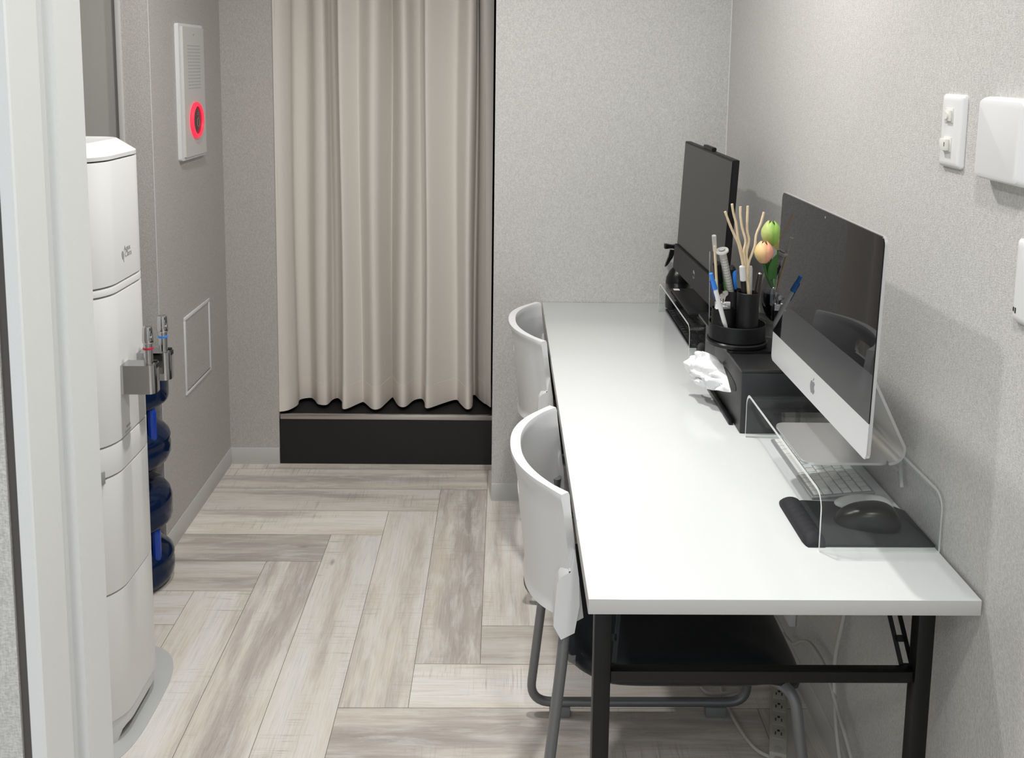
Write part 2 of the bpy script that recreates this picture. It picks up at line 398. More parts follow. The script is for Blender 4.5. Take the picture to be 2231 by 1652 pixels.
b = MB(); b.box((-2.3, -2.6, CEIL), (0.75, 2.8, CEIL + 0.05)); struct('ceiling', b, 'ceiling')
b = MB(); b.box((XR, -2.6, 0), (XR + T, YB + 0.4, CEIL)); struct('wall_right', b, 'wall')
b = MB(); b.box((XJ, YB, 0), (XR, YF + 0.5, CEIL)); struct('wall_back', b, 'wall')
b = MB(); b.box((XL - 0.01, YF, 0), (XS, YF + 0.5, CEIL)); b.box((XS, YF, 2.12), (XJ, YF + 0.5, CEIL)); struct('wall_back', b, 'wall_taupe')
b = MB(); b.box((XL - 0.06, 1.415, 0), (XL, YF + 0.3, CEIL)); struct('wall_left', b, 'wall_taupe')
b = MB(); b.box((-1.229, 1.415, 0), (XL - 0.06, 1.50, CEIL)); struct('wall_alcove', b, 'wall_taupe')
b = MB(); b.box((-1.243, 1.408, 0), (-1.229, 1.50, CEIL), 0.002); struct('trim_1', b, 'skirting')
b = MB(); b.box((XL - 0.0005, 1.4142, 0), (XL + 0.0008, 1.4165, CEIL)); struct('corner_highlight', b, 'plastic_flat')  # pale strip painting the highlight line down the wall corner
b = MB(); b.box((XR - 0.002, YB - 0.002, 0), (XR, YB, CEIL)); struct('trim_7', b, 'plastic_flat')
b = MB(); b.box((-1.70, 1.43, 0), (-1.243, 1.50, CEIL)); struct('door_1', b, 'door_panel')
b = MB(); b.box((-1.78, -0.24, 0), (-1.70, 1.50, CEIL)); struct('wall_alcove_left', b, 'wall_taupe')
# recess behind the curtain
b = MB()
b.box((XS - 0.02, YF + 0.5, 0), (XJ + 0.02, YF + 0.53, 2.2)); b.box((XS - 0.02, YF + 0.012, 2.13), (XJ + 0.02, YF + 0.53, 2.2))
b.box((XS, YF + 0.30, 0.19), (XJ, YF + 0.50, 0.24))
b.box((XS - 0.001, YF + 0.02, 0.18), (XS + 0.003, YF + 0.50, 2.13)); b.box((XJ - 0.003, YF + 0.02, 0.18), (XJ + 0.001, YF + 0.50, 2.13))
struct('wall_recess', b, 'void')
b = MB(); b.box((XS, YF + 0.004, 0), (XJ, YF + 0.5, 0.176)); struct('trim_2', b, 'black_panel')
b = MB(); b.box((XS + 0.004, YF - 0.002, 0.177), (XJ, YF + 0.012, 0.196), 0.002); struct('trim_3', b, 'steel')
b = MB(); b.box((XS, YF + 0.012, 0.176), (XJ, YF + 0.50, 0.186)); struct('trim_4', b, 'void')
# skirtings
def skirt(name, pts, d):
    x0, y0 = pts[0]; x1, y1 = pts[1]; b = MB(); h = 0.064; th = 0.007
    n = Vector(d)
    prof = [(0, 0), (0.004, 0.0), (0.0035, 0.004), (th * 0.6, 0.008), (th * 0.6, h - 0.004), (th * 0.2, h), (0, h)]
    a = [Vector((x0, y0, 0)) + n * p[0] + Vector((0, 0, p[1])) for p in prof]
    b.prism(a, Vector((x1 - x0, y1 - y0, 0))); return struct(name, b, 'skirting')
skirt('baseboard_left', [(XL, 1.415), (XL, YF)], (1, 0, 0))
skirt('baseboard_back_left', [(XL, YF), (XS, YF)], (0, -1, 0))
skirt('baseboard_back', [(XJ, YB), (XR, YB)], (0, -1, 0))
skirt('baseboard_right', [(XR, -2.6), (XR, YB)], (-1, 0, 0))
skirt('baseboard_alcove', [(-1.229, 1.415), (XL, 1.415)], (0, -1, 0))
# door frame (left jamb), dark strip painting the shade beside the casing, hall wall
ZT = 2.1
jp = [(-0.62, -0.235), (-0.62, -0.301), (-0.6325, -0.301), (-0.6325, -0.338), (-0.62, -0.338), (-0.62, -0.398), (-0.6215, -0.40), (-0.6345, -0.40), (-0.636, -0.398), (-0.636, -0.38), (-0.70, -0.38), (-0.70, -0.235)]
b = MB(); b.prism([(x, y, 0) for x, y in jp], (0, 0, ZT)); struct('door_2', b, 'frame', sharp=25)
b = MB(); b.box((-0.6475, -0.392, 0), (-0.636, -0.379, CEIL)); struct('shade_strip', b, 'gap_shade')
b = MB(); b.box((-2.3, -0.396, 0), (-0.647, -0.381, CEIL)); b.box((-2.3, -0.381, 0), (-0.70, -0.24, CEIL)); b.box((-0.70, -0.381, ZT), (XR, -0.24, CEIL)); struct('wall_front', b, 'wall')
b = MB(); b.box((-2.38, -2.6, 0), (-2.3, -0.24, CEIL)); struct('wall_hall_left', b, 'wall')

# ================================================================== CURTAIN
hem = [(-0.969, 2.104), (-0.963, 2.104), (-0.939, 2.123), (-0.919, 2.174), (-0.922, 2.232), (-0.882, 2.255), (-0.857, 2.227), (-0.838, 2.189), (-0.815, 2.176), (-0.798, 2.183), (-0.789, 2.235), (-0.769, 2.252), (-0.745, 2.20), (-0.738, 2.142), (-0.722, 2.14), (-0.682, 2.205), (-0.666, 2.205), (-0.626, 2.136), (-0.600, 2.143), (-0.584, 2.194), (-0.565, 2.262), (-0.556, 2.262), (-0.525, 2.176), (-0.498, 2.164), (-0.473, 2.236), (-0.442, 2.252), (-0.428, 2.20), (-0.425, 2.159), (-0.411, 2.153), (-0.364, 2.205), (-0.315, 2.246), (-0.295, 2.20), (-0.269, 2.143), (-0.250, 2.160), (-0.246, 2.22), (-0.247, 2.290), (-0.234, 2.30), (-0.217, 2.254), (-0.192, 2.20), (-0.1755, 2.165)]
prof = smooth_path([(x, y, 0) for x, y in hem], 9)
def blur(P, n):
    Q = P[:]
    for _ in range(n): Q = [Q[0]] + [(Q[i - 1] + Q[i] * 2 + Q[i + 1]) / 4 for i in range(1, len(Q) - 1)] + [Q[-1]]
    return Q
hem_top = hem[:-6] + [(-0.2465, 2.21), (-0.2465, 2.26), (-0.237, 2.265), (-0.231, 2.185), (-0.213, 2.145), (-0.178, 2.165)]
prof_top = smooth_path([(x, y, 0) for x, y in hem_top], 9)
p0 = blur(prof, 3); p1 = blur(prof_top, 14)
def curtain_sheet(z0, z1, nz, off=0.0):
    b = MB(); n = len(prof); vs = []; side = []
    for j in range(nz + 1):
        z = z0 + (z1 - z0) * j / nz; t = min(1, max(0, (z - 0.2) / 1.9)) ** 0.6
        row = []
        for i in range(n):
            p = p0[i].lerp(p1[i], t * 0.85)
            y = 2.20 + (p.y - 2.20) * (1 - 0.10 * t); x = p.x + 0.004 * math.sin(z * 3 + i * 0.05) * (1 if 10 < i < n - 10 else 0)
            row.append(Vector((x, y, z)))
        side.append(row)
    th = 0.0012 + off
    for sgn in (1, -1):
        for row in side:
            for i in range(n):
                tg = (row[min(i + 1, n - 1)] - row[max(i - 1, 0)]); nn = Vector((tg.y, -tg.x, 0)).normalized()
                vs.append(row[i] + nn * th * sgn)
    A = (nz + 1) * n; fs = []
    for j in range(nz):
        for i in range(n - 1):
            a = j * n + i; fs.append([a, a + 1, a + n + 1, a + n]); fs.append([A + a, A + a + n, A + a + n + 1, A + a + 1])
    for i in range(n - 1):
        fs.append([i, A + i, A + i + 1, i + 1]); q = nz * n + i; fs.append([q, q + 1, A + q + 1, A + q])
    for j in range(nz):
        a = j * n; fs.append([a, a + n, A + a + n, A + a]); a = j * n + n - 1; fs.append([a, A + a, A + a + n, a + n])
    return b.faces(vs, fs)
cur = thing('curtain', 'cream pleated curtain hanging across the dark recess at the back', 'curtain', (-0.57, 2.2, 0.2))
part('cloth', curtain_sheet(0.29, 2.08, 22), 'curtain', cur, sharp=80)
part('hem', curtain_sheet(0.203, 0.291, 4, 0.0006), 'hem', cur, 'doubled hem band along the bottom', sharp=80)
b = MB(); b.box((XS + 0.01, 2.17, 2.08), (XJ - 0.01, 2.21, 2.11)); part('rail', b, 'steel', cur)

# ================================================================== DESK
DZ = 0.7102
desk = thing('folding_desk', 'long white folding table with black steel legs along the right wall', 'desk', (0.3, 0.9, 0))
b = MB(); b.box((0, 0, DZ - 0.0249), (0.60, 1.80, DZ), 0.0012, 2)
for f in b.bm.faces:
    if abs(f.normal.z) < 0.4 or f.calc_center_median().z < DZ - 0.01: f.material_index = 1
b.bm.normal_update()
for f in b.bm.faces: f.material_index = 0 if f.normal.z > 0.6 else 1
part('tabletop', b, ['desk', 'desk_edge'], desk)
for ly in (0.085, 1.70):
    for lx in (0.032, 0.553):
        b = MB(); b.box((lx - 0.014, ly - 0.014, 0.012), (lx + 0.014, ly + 0.014, DZ - 0.026), 0.003); 
        o = part('leg', b, 'black_metal', desk)
        f = MB(); f.box((lx - 0.016, ly - 0.016, 0), (lx + 0.016, ly + 0.016, 0.016), 0.003); part('foot_cap', f, 'black_soft', o)
    b = MB(); b.box((0.046, ly - 0.010, 0.521), (0.539, ly + 0.010, 0.541), 0.002); part('cross_rail', b, 'black_metal', desk)
    sg = 1 if ly < 1 else -1
    for lx in (0.052, 0.531):
        b = MB()
        xs = 0.014 if lx < 0.3 else -0.014
        A = Vector((lx - xs * 0.5, ly + 0.012 * sg, 0.530)); Cc = Vector((lx + xs * 0.4, ly + 0.055 * sg, 0.615)); E_ = Vector((lx + xs * 0.4, ly + 0.17 * sg, DZ - 0.028))
        for p, q in ((A, Cc), (Cc, E_)):      # perforated strip: two side rails and the webs between its slots
            d = q - p; up_ = Vector((0, -d.z, d.y)).normalized() * 0.0015
            for off in (-0.0085, 0.0085):
                o1 = Vector((off, 0, 0)); wv = Vector((0.0035, 0, 0))
                b.prism([p + o1 - wv, p + o1 + wv, p + o1 + wv + up_ * 2, p + o1 - wv + up_ * 2], d)
            for k in range(3):
                c0 = p + d * (k / 2.25); b.prism([c0 + Vector((-0.009, 0, 0)), c0 + Vector((0.009, 0, 0)), c0 + Vector((0.009, 0, 0)) + up_ * 2, c0 + Vector((-0.009, 0, 0)) + up_ * 2], d * 0.11)
        b.lathe([(0.006, -0.014), (0.006, 0.014)], Cc, 12, axis=(1, 0, 0))
        part('brace', b, 'black_metal', desk)
    for xx in (0.03, 0.54):
        b = MB(); b.box((xx - 0.012, min(ly, ly + 0.5 * sg), DZ - 0.043), (xx + 0.012, max(ly, ly + 0.5 * sg), DZ - 0.0255), 0.002)
        part('apron_rail', b, 'black_metal', desk)

# ================================================================== CHAIRS
def make_chair(yc):
    t = thing('chair', 'near white-backed chair pushed under the front end of the white desk', 'chair', (0.15, yc, 0))
    b = MB(); NS, NT = 56, 36
    ztop = lambda s: 0.762 - 0.004 * s * s
    zbot = lambda s: 0.492 + 0.034 * s * s
    def P(s, tt, side):
        z = zbot(s) + (ztop(s) - zbot(s)) * tt
        lean = -0.030 * tt
        x = -0.076 + lean + 0.085 * abs(s) ** 2.3 + (0.030 * tt ** 2) * 0 
        hw = 0.216 + 0.012 * (1 - tt)
        y = yc + hw * s
        dx, dy = 0.085 * 2.3 * abs(s) ** 1.3 * (1 if s > 0 else -1), hw
        n = Vector((-dy, dx, 0)).normalized()       # outward (towards -X)
        th = 0.0045 + 0.004 * max(0, (abs(s) - 0.86) / 0.14) + (0.0095 - 0.007 * s * s) * max(0, (tt - 0.88) / 0.12) ** 1.3 * (1 if side > 0 else 0.7)
        if tt > 0.975: th *= 0.72
        elif side > 0: th += 0.006 * max(0, (0.06 - tt) / 0.06)
        if side < 0: th += 0.002
        return Vector((x, y, z)) + n * th * side
    def hole(s, tt):
        return (abs(s) / 0.25) ** 3 + (abs(tt - 0.75) / 0.095) ** 3 < 1
    def sv(i): return -1 + 2 * i / NS
    vs = {}
    def V(i, j, side):
        k = (i, j, side)
        if k not in vs: vs[k] = b.bm.verts.new(P(sv(i), j / NT, side))
        return vs[k]
    keep = lambda i, j: 0 <= i < NS and 0 <= j < NT and not hole(-1 + 2 * (i + .5) / NS, (j + .5) / NT)
    for i in range(NS):
        for j in range(NT):
            if not keep(i, j): continue
            f = b.bm.faces.new([V(i, j, 1), V(i, j + 1, 1), V(i + 1, j + 1, 1), V(i + 1, j, 1)]); f.smooth = True
            f = b.bm.faces.new([V(i, j, -1), V(i + 1, j, -1), V(i + 1, j + 1, -1), V(i, j + 1, -1)]); f.smooth = True
            for di, dj, a, c in ((-1, 0, (i, j), (i, j + 1)), (1, 0, (i + 1, j + 1), (i + 1, j)), (0, 1, (i, j + 1), (i + 1, j + 1)), (0, -1, (i + 1, j), (i, j))):
                if not keep(i + di, j + dj):
                    f = b.bm.faces.new([V(*a, 1), V(*a, -1), V(*c, -1), V(*c, 1)]); f.smooth = True
    bmesh.ops.recalc_face_normals(b.bm, faces=b.bm.faces[:])
    part('backrest', b, 'chair_white', t, sharp=50)
    # side wings that hold the back on the frame
    for sg in (-1, 1):
        b = MB(); y = yc + sg * 0.222
        prof = [(-0.033, 0.600), (-0.026, 0.613), (-0.010, 0.622), (-0.002, 0.66), (0.006, 0.61), (0.008, 0.56), (0.000, 0.507), (-0.024, 0.494), (-0.038, 0.520)]
        b.prism([(x, y - 0.016, z) for x, z in prof], (0, 0.032, 0))
        bmesh.ops.bevel(b.bm, geom=b.bm.edges[:], offset=0.003, segments=2, affect='EDGES')
        o = part('back_bracket', b, 'chair_white', t)
        s2 = MB(); s2.lathe([(0.003, 0), (0.003, 0.001)], (-0.0285, y + sg * 0.004, 0.545), 10, axis=(-1, 0, 0)); part('screw', s2, 'foot_grey', o)
    # seat
    b = MB(); nx, ny = 26, 22; top = []; bot = []
    ol = superell(0.212, yc, 0.230, 0.236, 5, 72)
    rings = []
    for r, zt in ((1.0, 0.0), (0.985, 0.010), (0.94, 0.017), (0.8, 0.018), (0.5, 0.012), (0.15, 0.010)):
        rings.append([(0.212 + (x - 0.212) * r, yc + (y - yc) * r, 0.418 + zt) for x, y in ol])
    low = [[(0.212 + (x - 0.212) * r, yc + (y - yc) * r, z) for x, y in ol] for r, z in ((0.15, 0.385), (0.7, 0.385), (0.93, 0.392), (0.99, 0.405))]
    rows = low + rings; n = len(ol); vv = []
    for row in rows:
        for x, y, z in row:
            wx = (x - 0.212) / 0.230
            z -= 0.055 * max(0, wx - 0.62) ** 1.4 / 0.26; z += 0.014 * max(0, -wx - 0.6) / 0.4
            vv.append((x, y, z))
    fs = [[i * n + k, i * n + (k + 1) % n, (i + 1) * n + (k + 1) % n, (i + 1) * n + k] for i in range(len(rows) - 1) for k in range(n)]
    fs += [list(range(n))[::-1], [(len(rows) - 1) * n + k for k in range(n)]]
    b.faces(vv, fs); part('seat', b, 'seat_navy', t, 'dark navy padded seat', sharp=60)
    # sled frame: one bent tube per side
    for sg in (-1, 1):
        y = yc + sg * 0.236; yi = yc + sg * 0.20
        path = [(-0.010, yi, 0.60), (-0.018, yc + sg * 0.224, 0.47), (-0.062, y, 0.032), (0.455, y, 0.032), (0.400, y, 0.395), (0.36, yc + sg * 0.175, 0.386), (0.05, yc + sg * 0.170, 0.386), (0.0, yc + sg * 0.19, 0.43)]
        b = MB(); b.tube(fillet(path, 0.055, 8), 0.0105, 14); o = part('sled_leg', b, 'tube_grey', t)
        for fx in (0.01, 0.375):
            f = MB(); f.box((fx - 0.024, y - 0.013, 0), (fx + 0.024, y + 0.013, 0.026), 0.003); part('glide', f, 'foot_grey', o)
    b = MB(); b.tube([(0.07, yc - 0.170, 0.384), (0.07, yc + 0.170, 0.384)], 0.009, 12); part('cross_tube', b, 'tube_grey', t)
    b = MB(); b.tube([(0.33, yc - 0.175, 0.384), (0.33, yc + 0.175, 0.384)], 0.009, 12); part('cross_tube', b, 'tube_grey', t)
    return t
ch = make_chair(0.47)
ch['group'] = 'white-backed chairs tucked under the desk'
c2 = copy_tree(ch); c2.location.y = 0.47 + 0.928
c2['label'] = 'far white-backed chair pushed under the desk by the back wall'

# ================================================================== WATER DISPENSER
dl = 'tall white water dispenser with two chrome taps standing behind the door frame'
disp = thing('water_dispenser', dl, 'water dispenser', (-1.125, 0.72, 0))
DX0, DX1, DY0, DY1 = -1.29, -0.96, 0.572, 0.868
def dring(inset=0.0, r=0.09):
    # large front corner radii, small rear ones, slightly bowed front
    x0, x1, y0, y1 = DX0 + inset, DX1 - inset, DY0 + inset, DY1 - inset; out = []
    for cx, cy, a0, rr in ((x1, y1, 0, r), (x0, y1, 90, 0.015), (x0, y0, 180, 0.015), (x1, y0, 270, r)):
        ccx = cx - rr if a0 in (0, 270) else cx + rr; ccy = cy - rr if a0 in (0, 90) else cy + rr
        for k in range(11):
            a = math.radians(a0 + 9 * k); out.append((ccx + rr * math.cos(a), ccy + rr * math.sin(a)))
    return out
def shell(z0, z1, gap=0.0012, mb=None, zcap=None, r=0.09):
    b = mb or MB(); n = len(dring()); rows = []
    g = 0.0022
    for ins, z in ((0.012, z0 + gap), (g, z0 + gap), (0.0006, z0 + gap + g * 0.7), (0.0, z0 + gap + g), (0, z1 - gap - g), (0.0006, z1 - gap - g * 0.3), (g, z1 - gap), (0.012, z1 - gap)):
        rows.append([(x, y, z) for x, y in dring(ins)])
    vs = [p for r_ in rows for p in r_]
    fs = [[i * n + k, i * n + (k + 1) % n, (i + 1) * n + (k + 1) % n, (i + 1) * n + k] for i in range(len(rows) - 1) for k in range(n)]
    fs += [list(range(n))[::-1], [(len(rows) - 1) * n + k for k in range(n)]]
    return b.faces(vs, fs)
# cap with bright bevel and sunken top
b = MB(); rows = []
for ins, z in ((0.012, 1.298), (0.0, 1.300), (0.0, 1.308), (0.002, 1.3095), (0.040, 1.334), (0.042, 1.3345), (0.048, 1.333), (0.07, 1.331)):
    rows.append([(x, y, z) for x, y in dring(ins, max(0.03, 0.09 - ins * 1.1))])
n = len(rows[0]); vs = [p for r_ in rows for p in r_]
fs = [[i * n + k, i * n + (k + 1) % n, (i + 1) * n + (k + 1) % n, (i + 1) * n + k] for i in range(len(rows) - 1) for k in range(n)] + [list(range(n))[::-1], [(len(rows) - 1) * n + k for k in range(n)]]
b.faces(vs, fs); part('top_cap', b, 'plastic', disp, sharp=22)
up = part('upper_panel', shell(1.031, 1.298), 'plastic', disp)
part('band', shell(1.012, 1.031), 'plastic', disp)
part('tap_panel', shell(0.686, 1.012), 'plastic', disp)
fb = part('front_band', shell(0.617, 0.686), 'plastic', disp)
part('lower_door', shell(0.352, 0.617), 'plastic', disp)
part('base_panel', shell(0.055, 0.352), 'plastic', disp)
b = MB(); b.box((DX0 + 0.02, DY0 + 0.05, 0.02), (DX1 - 0.03, DY1 - 0.05, 0.06)); part('core', b, 'slot', disp)
b = MB()  # foot ring with arched opening
pts = [(0, 0), (0.055, 0), (0.055, 1)]
rg = dring(0.004); n = len(rg)
def arch(y):  # bottom edge height of the plinth
    u = (y - 0.72) / 0.105
    return 0.0 if abs(u) > 1 else 0.026 * min(1, (1 - abs(u)) / 0.12)
vs = []
for ins in (0.004, 0.016):
    for z in (0, 1):
        vs += [(x, y, (arch(y) + 0.001 if x > DX1 - 0.06 else 0.001) if z == 0 else 0.0545) for x, y in [(p[0] , p[1]) for p in dring(ins)]]
# refine the flat front by sampling
fs = []
for k in range(n):
    a, c = k, (k + 1) % n
    fs += [[a, c, n + c, n + a], [2 * n + a, 3 * n + a, 3 * n + c, 2 * n + c], [a, 2 * n + a, 2 * n + c, c], [n + a, n + c, 3 * n + c, 3 * n + a]]
b.faces(vs, fs); part('plinth', b, 'plastic', disp)
b = MB(); b.box((-0.995, 0.5925, 0.610), (-0.9765, 0.6005, 0.638), 0.001, rot=Matrix.Rotation(math.radians(47), 3, 'Z'))
part('finger_notch', b, 'print_grey', disp)
def RX(x, y, z):  # text plane facing +X (reads towards +Y)
    return Matrix(((0, 0, 1, x), (1, 0, 0, y), (0, 1, 0, z), (0, 0, 0, 1)))
b = MB(); b.text('Aqua', 0.017, RX(-0.9596, 0.722, 1.0995)); b.text('Clara', 0.017, RX(-0.9596, 0.727, 1.0865))
b.prism([(-0.9599, 0.698 + 0.006 * math.cos(a) - 0.002 * math.sin(a), 1.087 + 0.010 * math.sin(a)) for a in [2 * PI * k / 16 for k in range(16)]], (0.0004, 0, 0))
b.tube([(-0.9600, 0.700, 1.079), (-0.9600, 0.703, 1.071)], 0.0008, 6)
part('logo', b, 'print_grey', up, 'grey two-line logo with a leaf')
b = MB(); b.text('SDAYS', 0.0075, RX(-0.9596, 0.690, 0.706)); b.box((-0.9604, 0.672, 0.6965), (-0.9595, 0.710, 0.6972)); b.box((-0.9604, 0.672, 0.694), (-0.9595, 0.706, 0.6946))
part('small_print', b, 'print_grey', fb)
for ty, ringm in ((0.681, 'red'), (0.772, 'blue')):
    hw = 0.021; b = MB()
    x1 = -0.887; pr = [(-0.966, ty - hw), (x1 - 0.016, ty - hw)]
    for k in range(9):
        a = math.radians(-90 + 180 * k / 8); pr.append((x1 - 0.016 + 0.016 * math.cos(a), ty + (hw - 0.016) * (1 if a > 0 else -1) + 0.016 * math.sin(a)))
    pr += [(-0.966, ty + hw)]
    b.prism([(x, y, 0.787) for x, y in pr], (0, 0, 0.064))
    tp = part('tap', b, 'chrome', disp, 'chrome tap block with %s ring' % ringm.replace('_', ' '), sharp=30)
    b = MB(); b.box((-0.893, ty - 0.008, 0.842), (-0.8862, ty + 0.0075, 0.8515), 0.001); b.box((-0.905, ty + 0.010, 0.851), (-0.893, ty + 0.019, 0.8535), 0.001); part('slot', b, 'slot', tp)
    b = MB(); b.lathe([(0.0095, 0.850), (0.0098, 0.884), (0.0095, 0.884), (0.0095, 0.888), (0.0098, 0.888), (0.0100, 0.897), (0.0116, 0.899), (0.0120, 0.905), (0.0108, 0.931), (0.0095, 0.9345), (0.006, 0.935)], (-0.905, ty - 0.004, 0), 28)
    part('lever', b, 'chrome', tp)
    b = MB(); b.lathe([(0.0098, 0.8835), (0.0110, 0.8840), (0.0110, 0.8880), (0.0098, 0.8885)], (-0.905, ty - 0.004, 0), 28, cap=False)
    part('ring', b, ringm, tp, 'coloured %s ring' % ringm)
# clear mat under dispenser
b = MB(); pts = superell(-1.135, 0.73, 0.20, 0.245, 3.2, 60); b.prism([(x, y, 0.0004) for x, y in pts], (0, 0, 0.0016)); 
solo('floor_mat', b, 'mat_clear', 'thin clear plastic mat on the floor under the water dispenser', 'mat')

# bottles and their rack
def bottle(z0, label):
    t = thing('water_bottle', label, 'water bottle', (-1.222, 1.272, z0), 'blue water bottles on the rack')
    R0 = [(0.05, 0.0), (0.115, 0.002), (0.128, 0.012), (0.136, 0.03), (0.137, 0.055), (0.134, 0.068), (0.137, 0.078), (0.134, 0.088), (0.121, 0.105), (0.104, 0.122), (0.098, 0.145), (0.101, 0.165), (0.116, 0.178), (0.133, 0.190), (0.136, 0.200), (0.136, 0.252), (0.131, 0.270), (0.118, 0.288), (0.09, 0.303), (0.045, 0.312), (0.03, 0.316)]
    b = MB(); b.lathe([(r, z + z0) for r, z in R0], (-1.222, 1.272, 0), 48); part('body', b, 'bottle', t, sharp=70)
    b = MB(); a = math.radians(-22); cx, cy = -1.222 + 0.119 * math.cos(a), 1.272 + 0.119 * math.sin(a)
    b.tube(fillet([(cx - 0.015, cy + 0.01, z0 + 0.185), (cx, cy, z0 + 0.18), (cx, cy, z0 + 0.095), (cx - 0.012, cy + 0.008, z0 + 0.088)], 0.008, 4), 0.0125, 10)
    part('handle', b, 'bottle_handle', t, 'brighter blue moulded handle')
    b = MB(); b.lathe([(0.03, z0 + 0.312), (0.032, z0 + 0.314), (0.032, z0 + 0.334), (0.028, z0 + 0.337)], (-1.222, 1.272, 0), 24); part('cap', b, 'blue_dark', t)
    return t
bottle(0.0, 'lower dark blue water bottle with handle standing on the floor behind the dispenser')
bottle(0.357, 'upper dark blue water bottle on the rack shelf behind the chrome taps')
rk = thing('bottle_rack', 'thin grey rack shelf between the two blue water bottles', 'rack', (-1.22, 1.27, 0))
b = MB(); b.box((-1.37, 1.16, 0.342), (-1.14, 1.40, 0.356), 0.003); part('shelf', b, 'foot_grey', rk)
for x, y in ((-1.365, 1.165), (-1.365, 1.395)):
    b = MB(); b.tube([(x, y, 0), (x, y, 0.72)], 0.005, 10); part('post', b, 'foot_grey', rk)

# ================================================================== LEFT WALL
X = XL
ic = thing('intercom_panel', 'tall white wall panel with speaker grille and glowing red call button', 'wall panel', (X, 1.745, 1.194))
b = MB(); b.prism([(X, y, z) for y, z in rrect(1.628, 1.862, 1.194, 1.621, 0.008)], (0.012, 0, 0)); part('back_plate', b, 'plastic_flat', ic)
b = MB(); b.prism([(X + 0.012, y, z) for y, z in rrect(1.650, 1.854, 1.203, 1.612, 0.003)], (0.006, 0, 0)); part('face_plate', b, 'panel_grey', ic)
b = MB()
for k in range(14):
    z = 1.553 - k * 0.0103
    for j in range(13): b.lathe([(0.0021, 0), (0.0021, 0.0005)], (X + 0.018, 1.694 + j * 0.0095, z), 6, axis=(1, 0, 0))
part('speaker_grille', b, 'print_grey', ic)
b = MB(); b.lathe([(0.0035, 0), (0.0035, 0.0006)], (X + 0.018, 1.752, 1.588), 10, axis=(1, 0, 0)); part('indicator', b, 'print_grey', ic)
b = MB(); cy, cz = 1.752, 1.316
b.lathe([(0.046, 0.0), (0.058, 0.0), (0.059, 0.005), (0.055, 0.010), (0.047, 0.010), (0.045, 0.006)], (X + 0.018, cy, cz), 48, axis=(1, 0, 0), cap=False); part('light_ring', b, 'ring', ic, 'glowing red ring')
b = MB(); b.lathe([(0.046, 0.0), (0.045, 0.004), (0.03, 0.006), (0.005, 0.0065)], (X + 0.018, cy, cz), 40, axis=(1, 0, 0)); bt = part('call_button', b, 'red_dark', ic, 'dark red round push button')
b = MB(); xx = X + 0.0255
b.tube([(xx, cy - 0.010, cz - 0.018), (xx, cy - 0.008, cz + 0.002), (xx, cy, cz + 0.008), (xx, cy + 0.008, cz + 0.002), (xx, cy + 0.010, cz - 0.018), (xx, cy - 0.010, cz - 0.018)], 0.0009, 6)
b.tube([(xx, cy - 0.003, cz - 0.022), (xx, cy + 0.003, cz - 0.022)], 0.0009, 6); b.box((xx, cy - 0.012, cz + 0.018), (xx + 0.0004, cy + 0.012, cz + 0.019)); b.box((xx, cy - 0.012, cz + 0.023), (xx + 0.0004, cy + 0.012, cz + 0.024))
part('bell_symbol', b, 'print_grey', bt)
ap = thing('access_panel', 'small square access hatch in a thin white frame low on the left wall', 'access panel', (X, 1.755, 0.4354))
b = MB(); y0, y1, z0, z1, fw = 1.624, 1.885, 0.4354, 0.6925, 0.011
for a, c in (((y0, z0), (y1, z0 + fw)), ((y0, z1 - fw), (y1, z1)), ((y0, z0 + fw), (y0 + fw, z1 - fw)), ((y1 - fw, z0 + fw), (y1, z1 - fw))):
    b.box((X, a[0], a[1]), (X + 0.004, c[0], c[1]), 0.0008)
part('frame', b, 'plastic_flat', ap)
b = MB(); b.box((X, y0 + fw, z0 + fw), (X + 0.0016, y1 - fw, z1 - fw)); part('hatch', b, 'wall_taupe', ap)

# ================================================================== RIGHT WALL FITTINGS
X = XR
sp = thing('switch_plate', 'tall white wall plate with two small square jacks', 'wall plate', (X, 0.205, 1.35))
def plate(y0, y1, z0, z1, th, r=0.006):
    b = MB(); rows = []; 
    for ins, d in ((0, 0), (0, th * 0.45), (0.0015, th * 0.7), (0.005, th * 0.93), (0.010, th)):
        rows.append([(X - d, y, z) for y, z in rrect(y0 + ins, y1 - ins, z0 + ins, z1 - ins, max(0.002, r - ins * 0.4))])
    n = len(rows[0]); vs = [p for r_ in rows for p in r_]
    fs = [[i * n + k, (i + 1) * n + k, (i + 1) * n + (k + 1) % n, i * n + (k + 1) % n] for i in range(len(rows) - 1) for k in range(n)] + [list(range(n)), [(len(rows) - 1) * n + k for k in range(n)][::-1]]
    b.faces(vs, fs); bmesh.ops.recalc_face_normals(b.bm, faces=b.bm.faces[:]); return b
part('cover', plate(0.168, 0.242, 1.351, 1.471, 0.009), 'plastic_flat', sp)
for k, zc in enumerate((1.4365, 1.389)):
    b = MB(); b.box((X - 0.0105, 0.197, zc - 0.012), (X - 0.0088, 0.224, zc + 0.012), 0.0005); o = part('jack', b, 'ivory', sp)
    f = MB()
    if k == 0: f.box((X - 0.0145, 0.199, zc - 0.009), (X - 0.0105, 0.218, zc + 0.009), 0.001); f.lathe([(0.0065, 0), (0.0062, 0.002)], (X - 0.0145, 0.209, zc), 20, axis=(-1, 0, 0))
    else: f.box((X - 0.0175, 0.202, zc - 0.010), (X - 0.0105, 0.223, zc + 0.009), 0.001)
    o2 = part('plug', f, 'ivory', o)
    if k == 1:
        f = MB(); f.box((X - 0.0178, 0.2035, zc - 0.003), (X - 0.0174, 0.2055, zc + 0.004)); part('mark', f, 'slot', o)
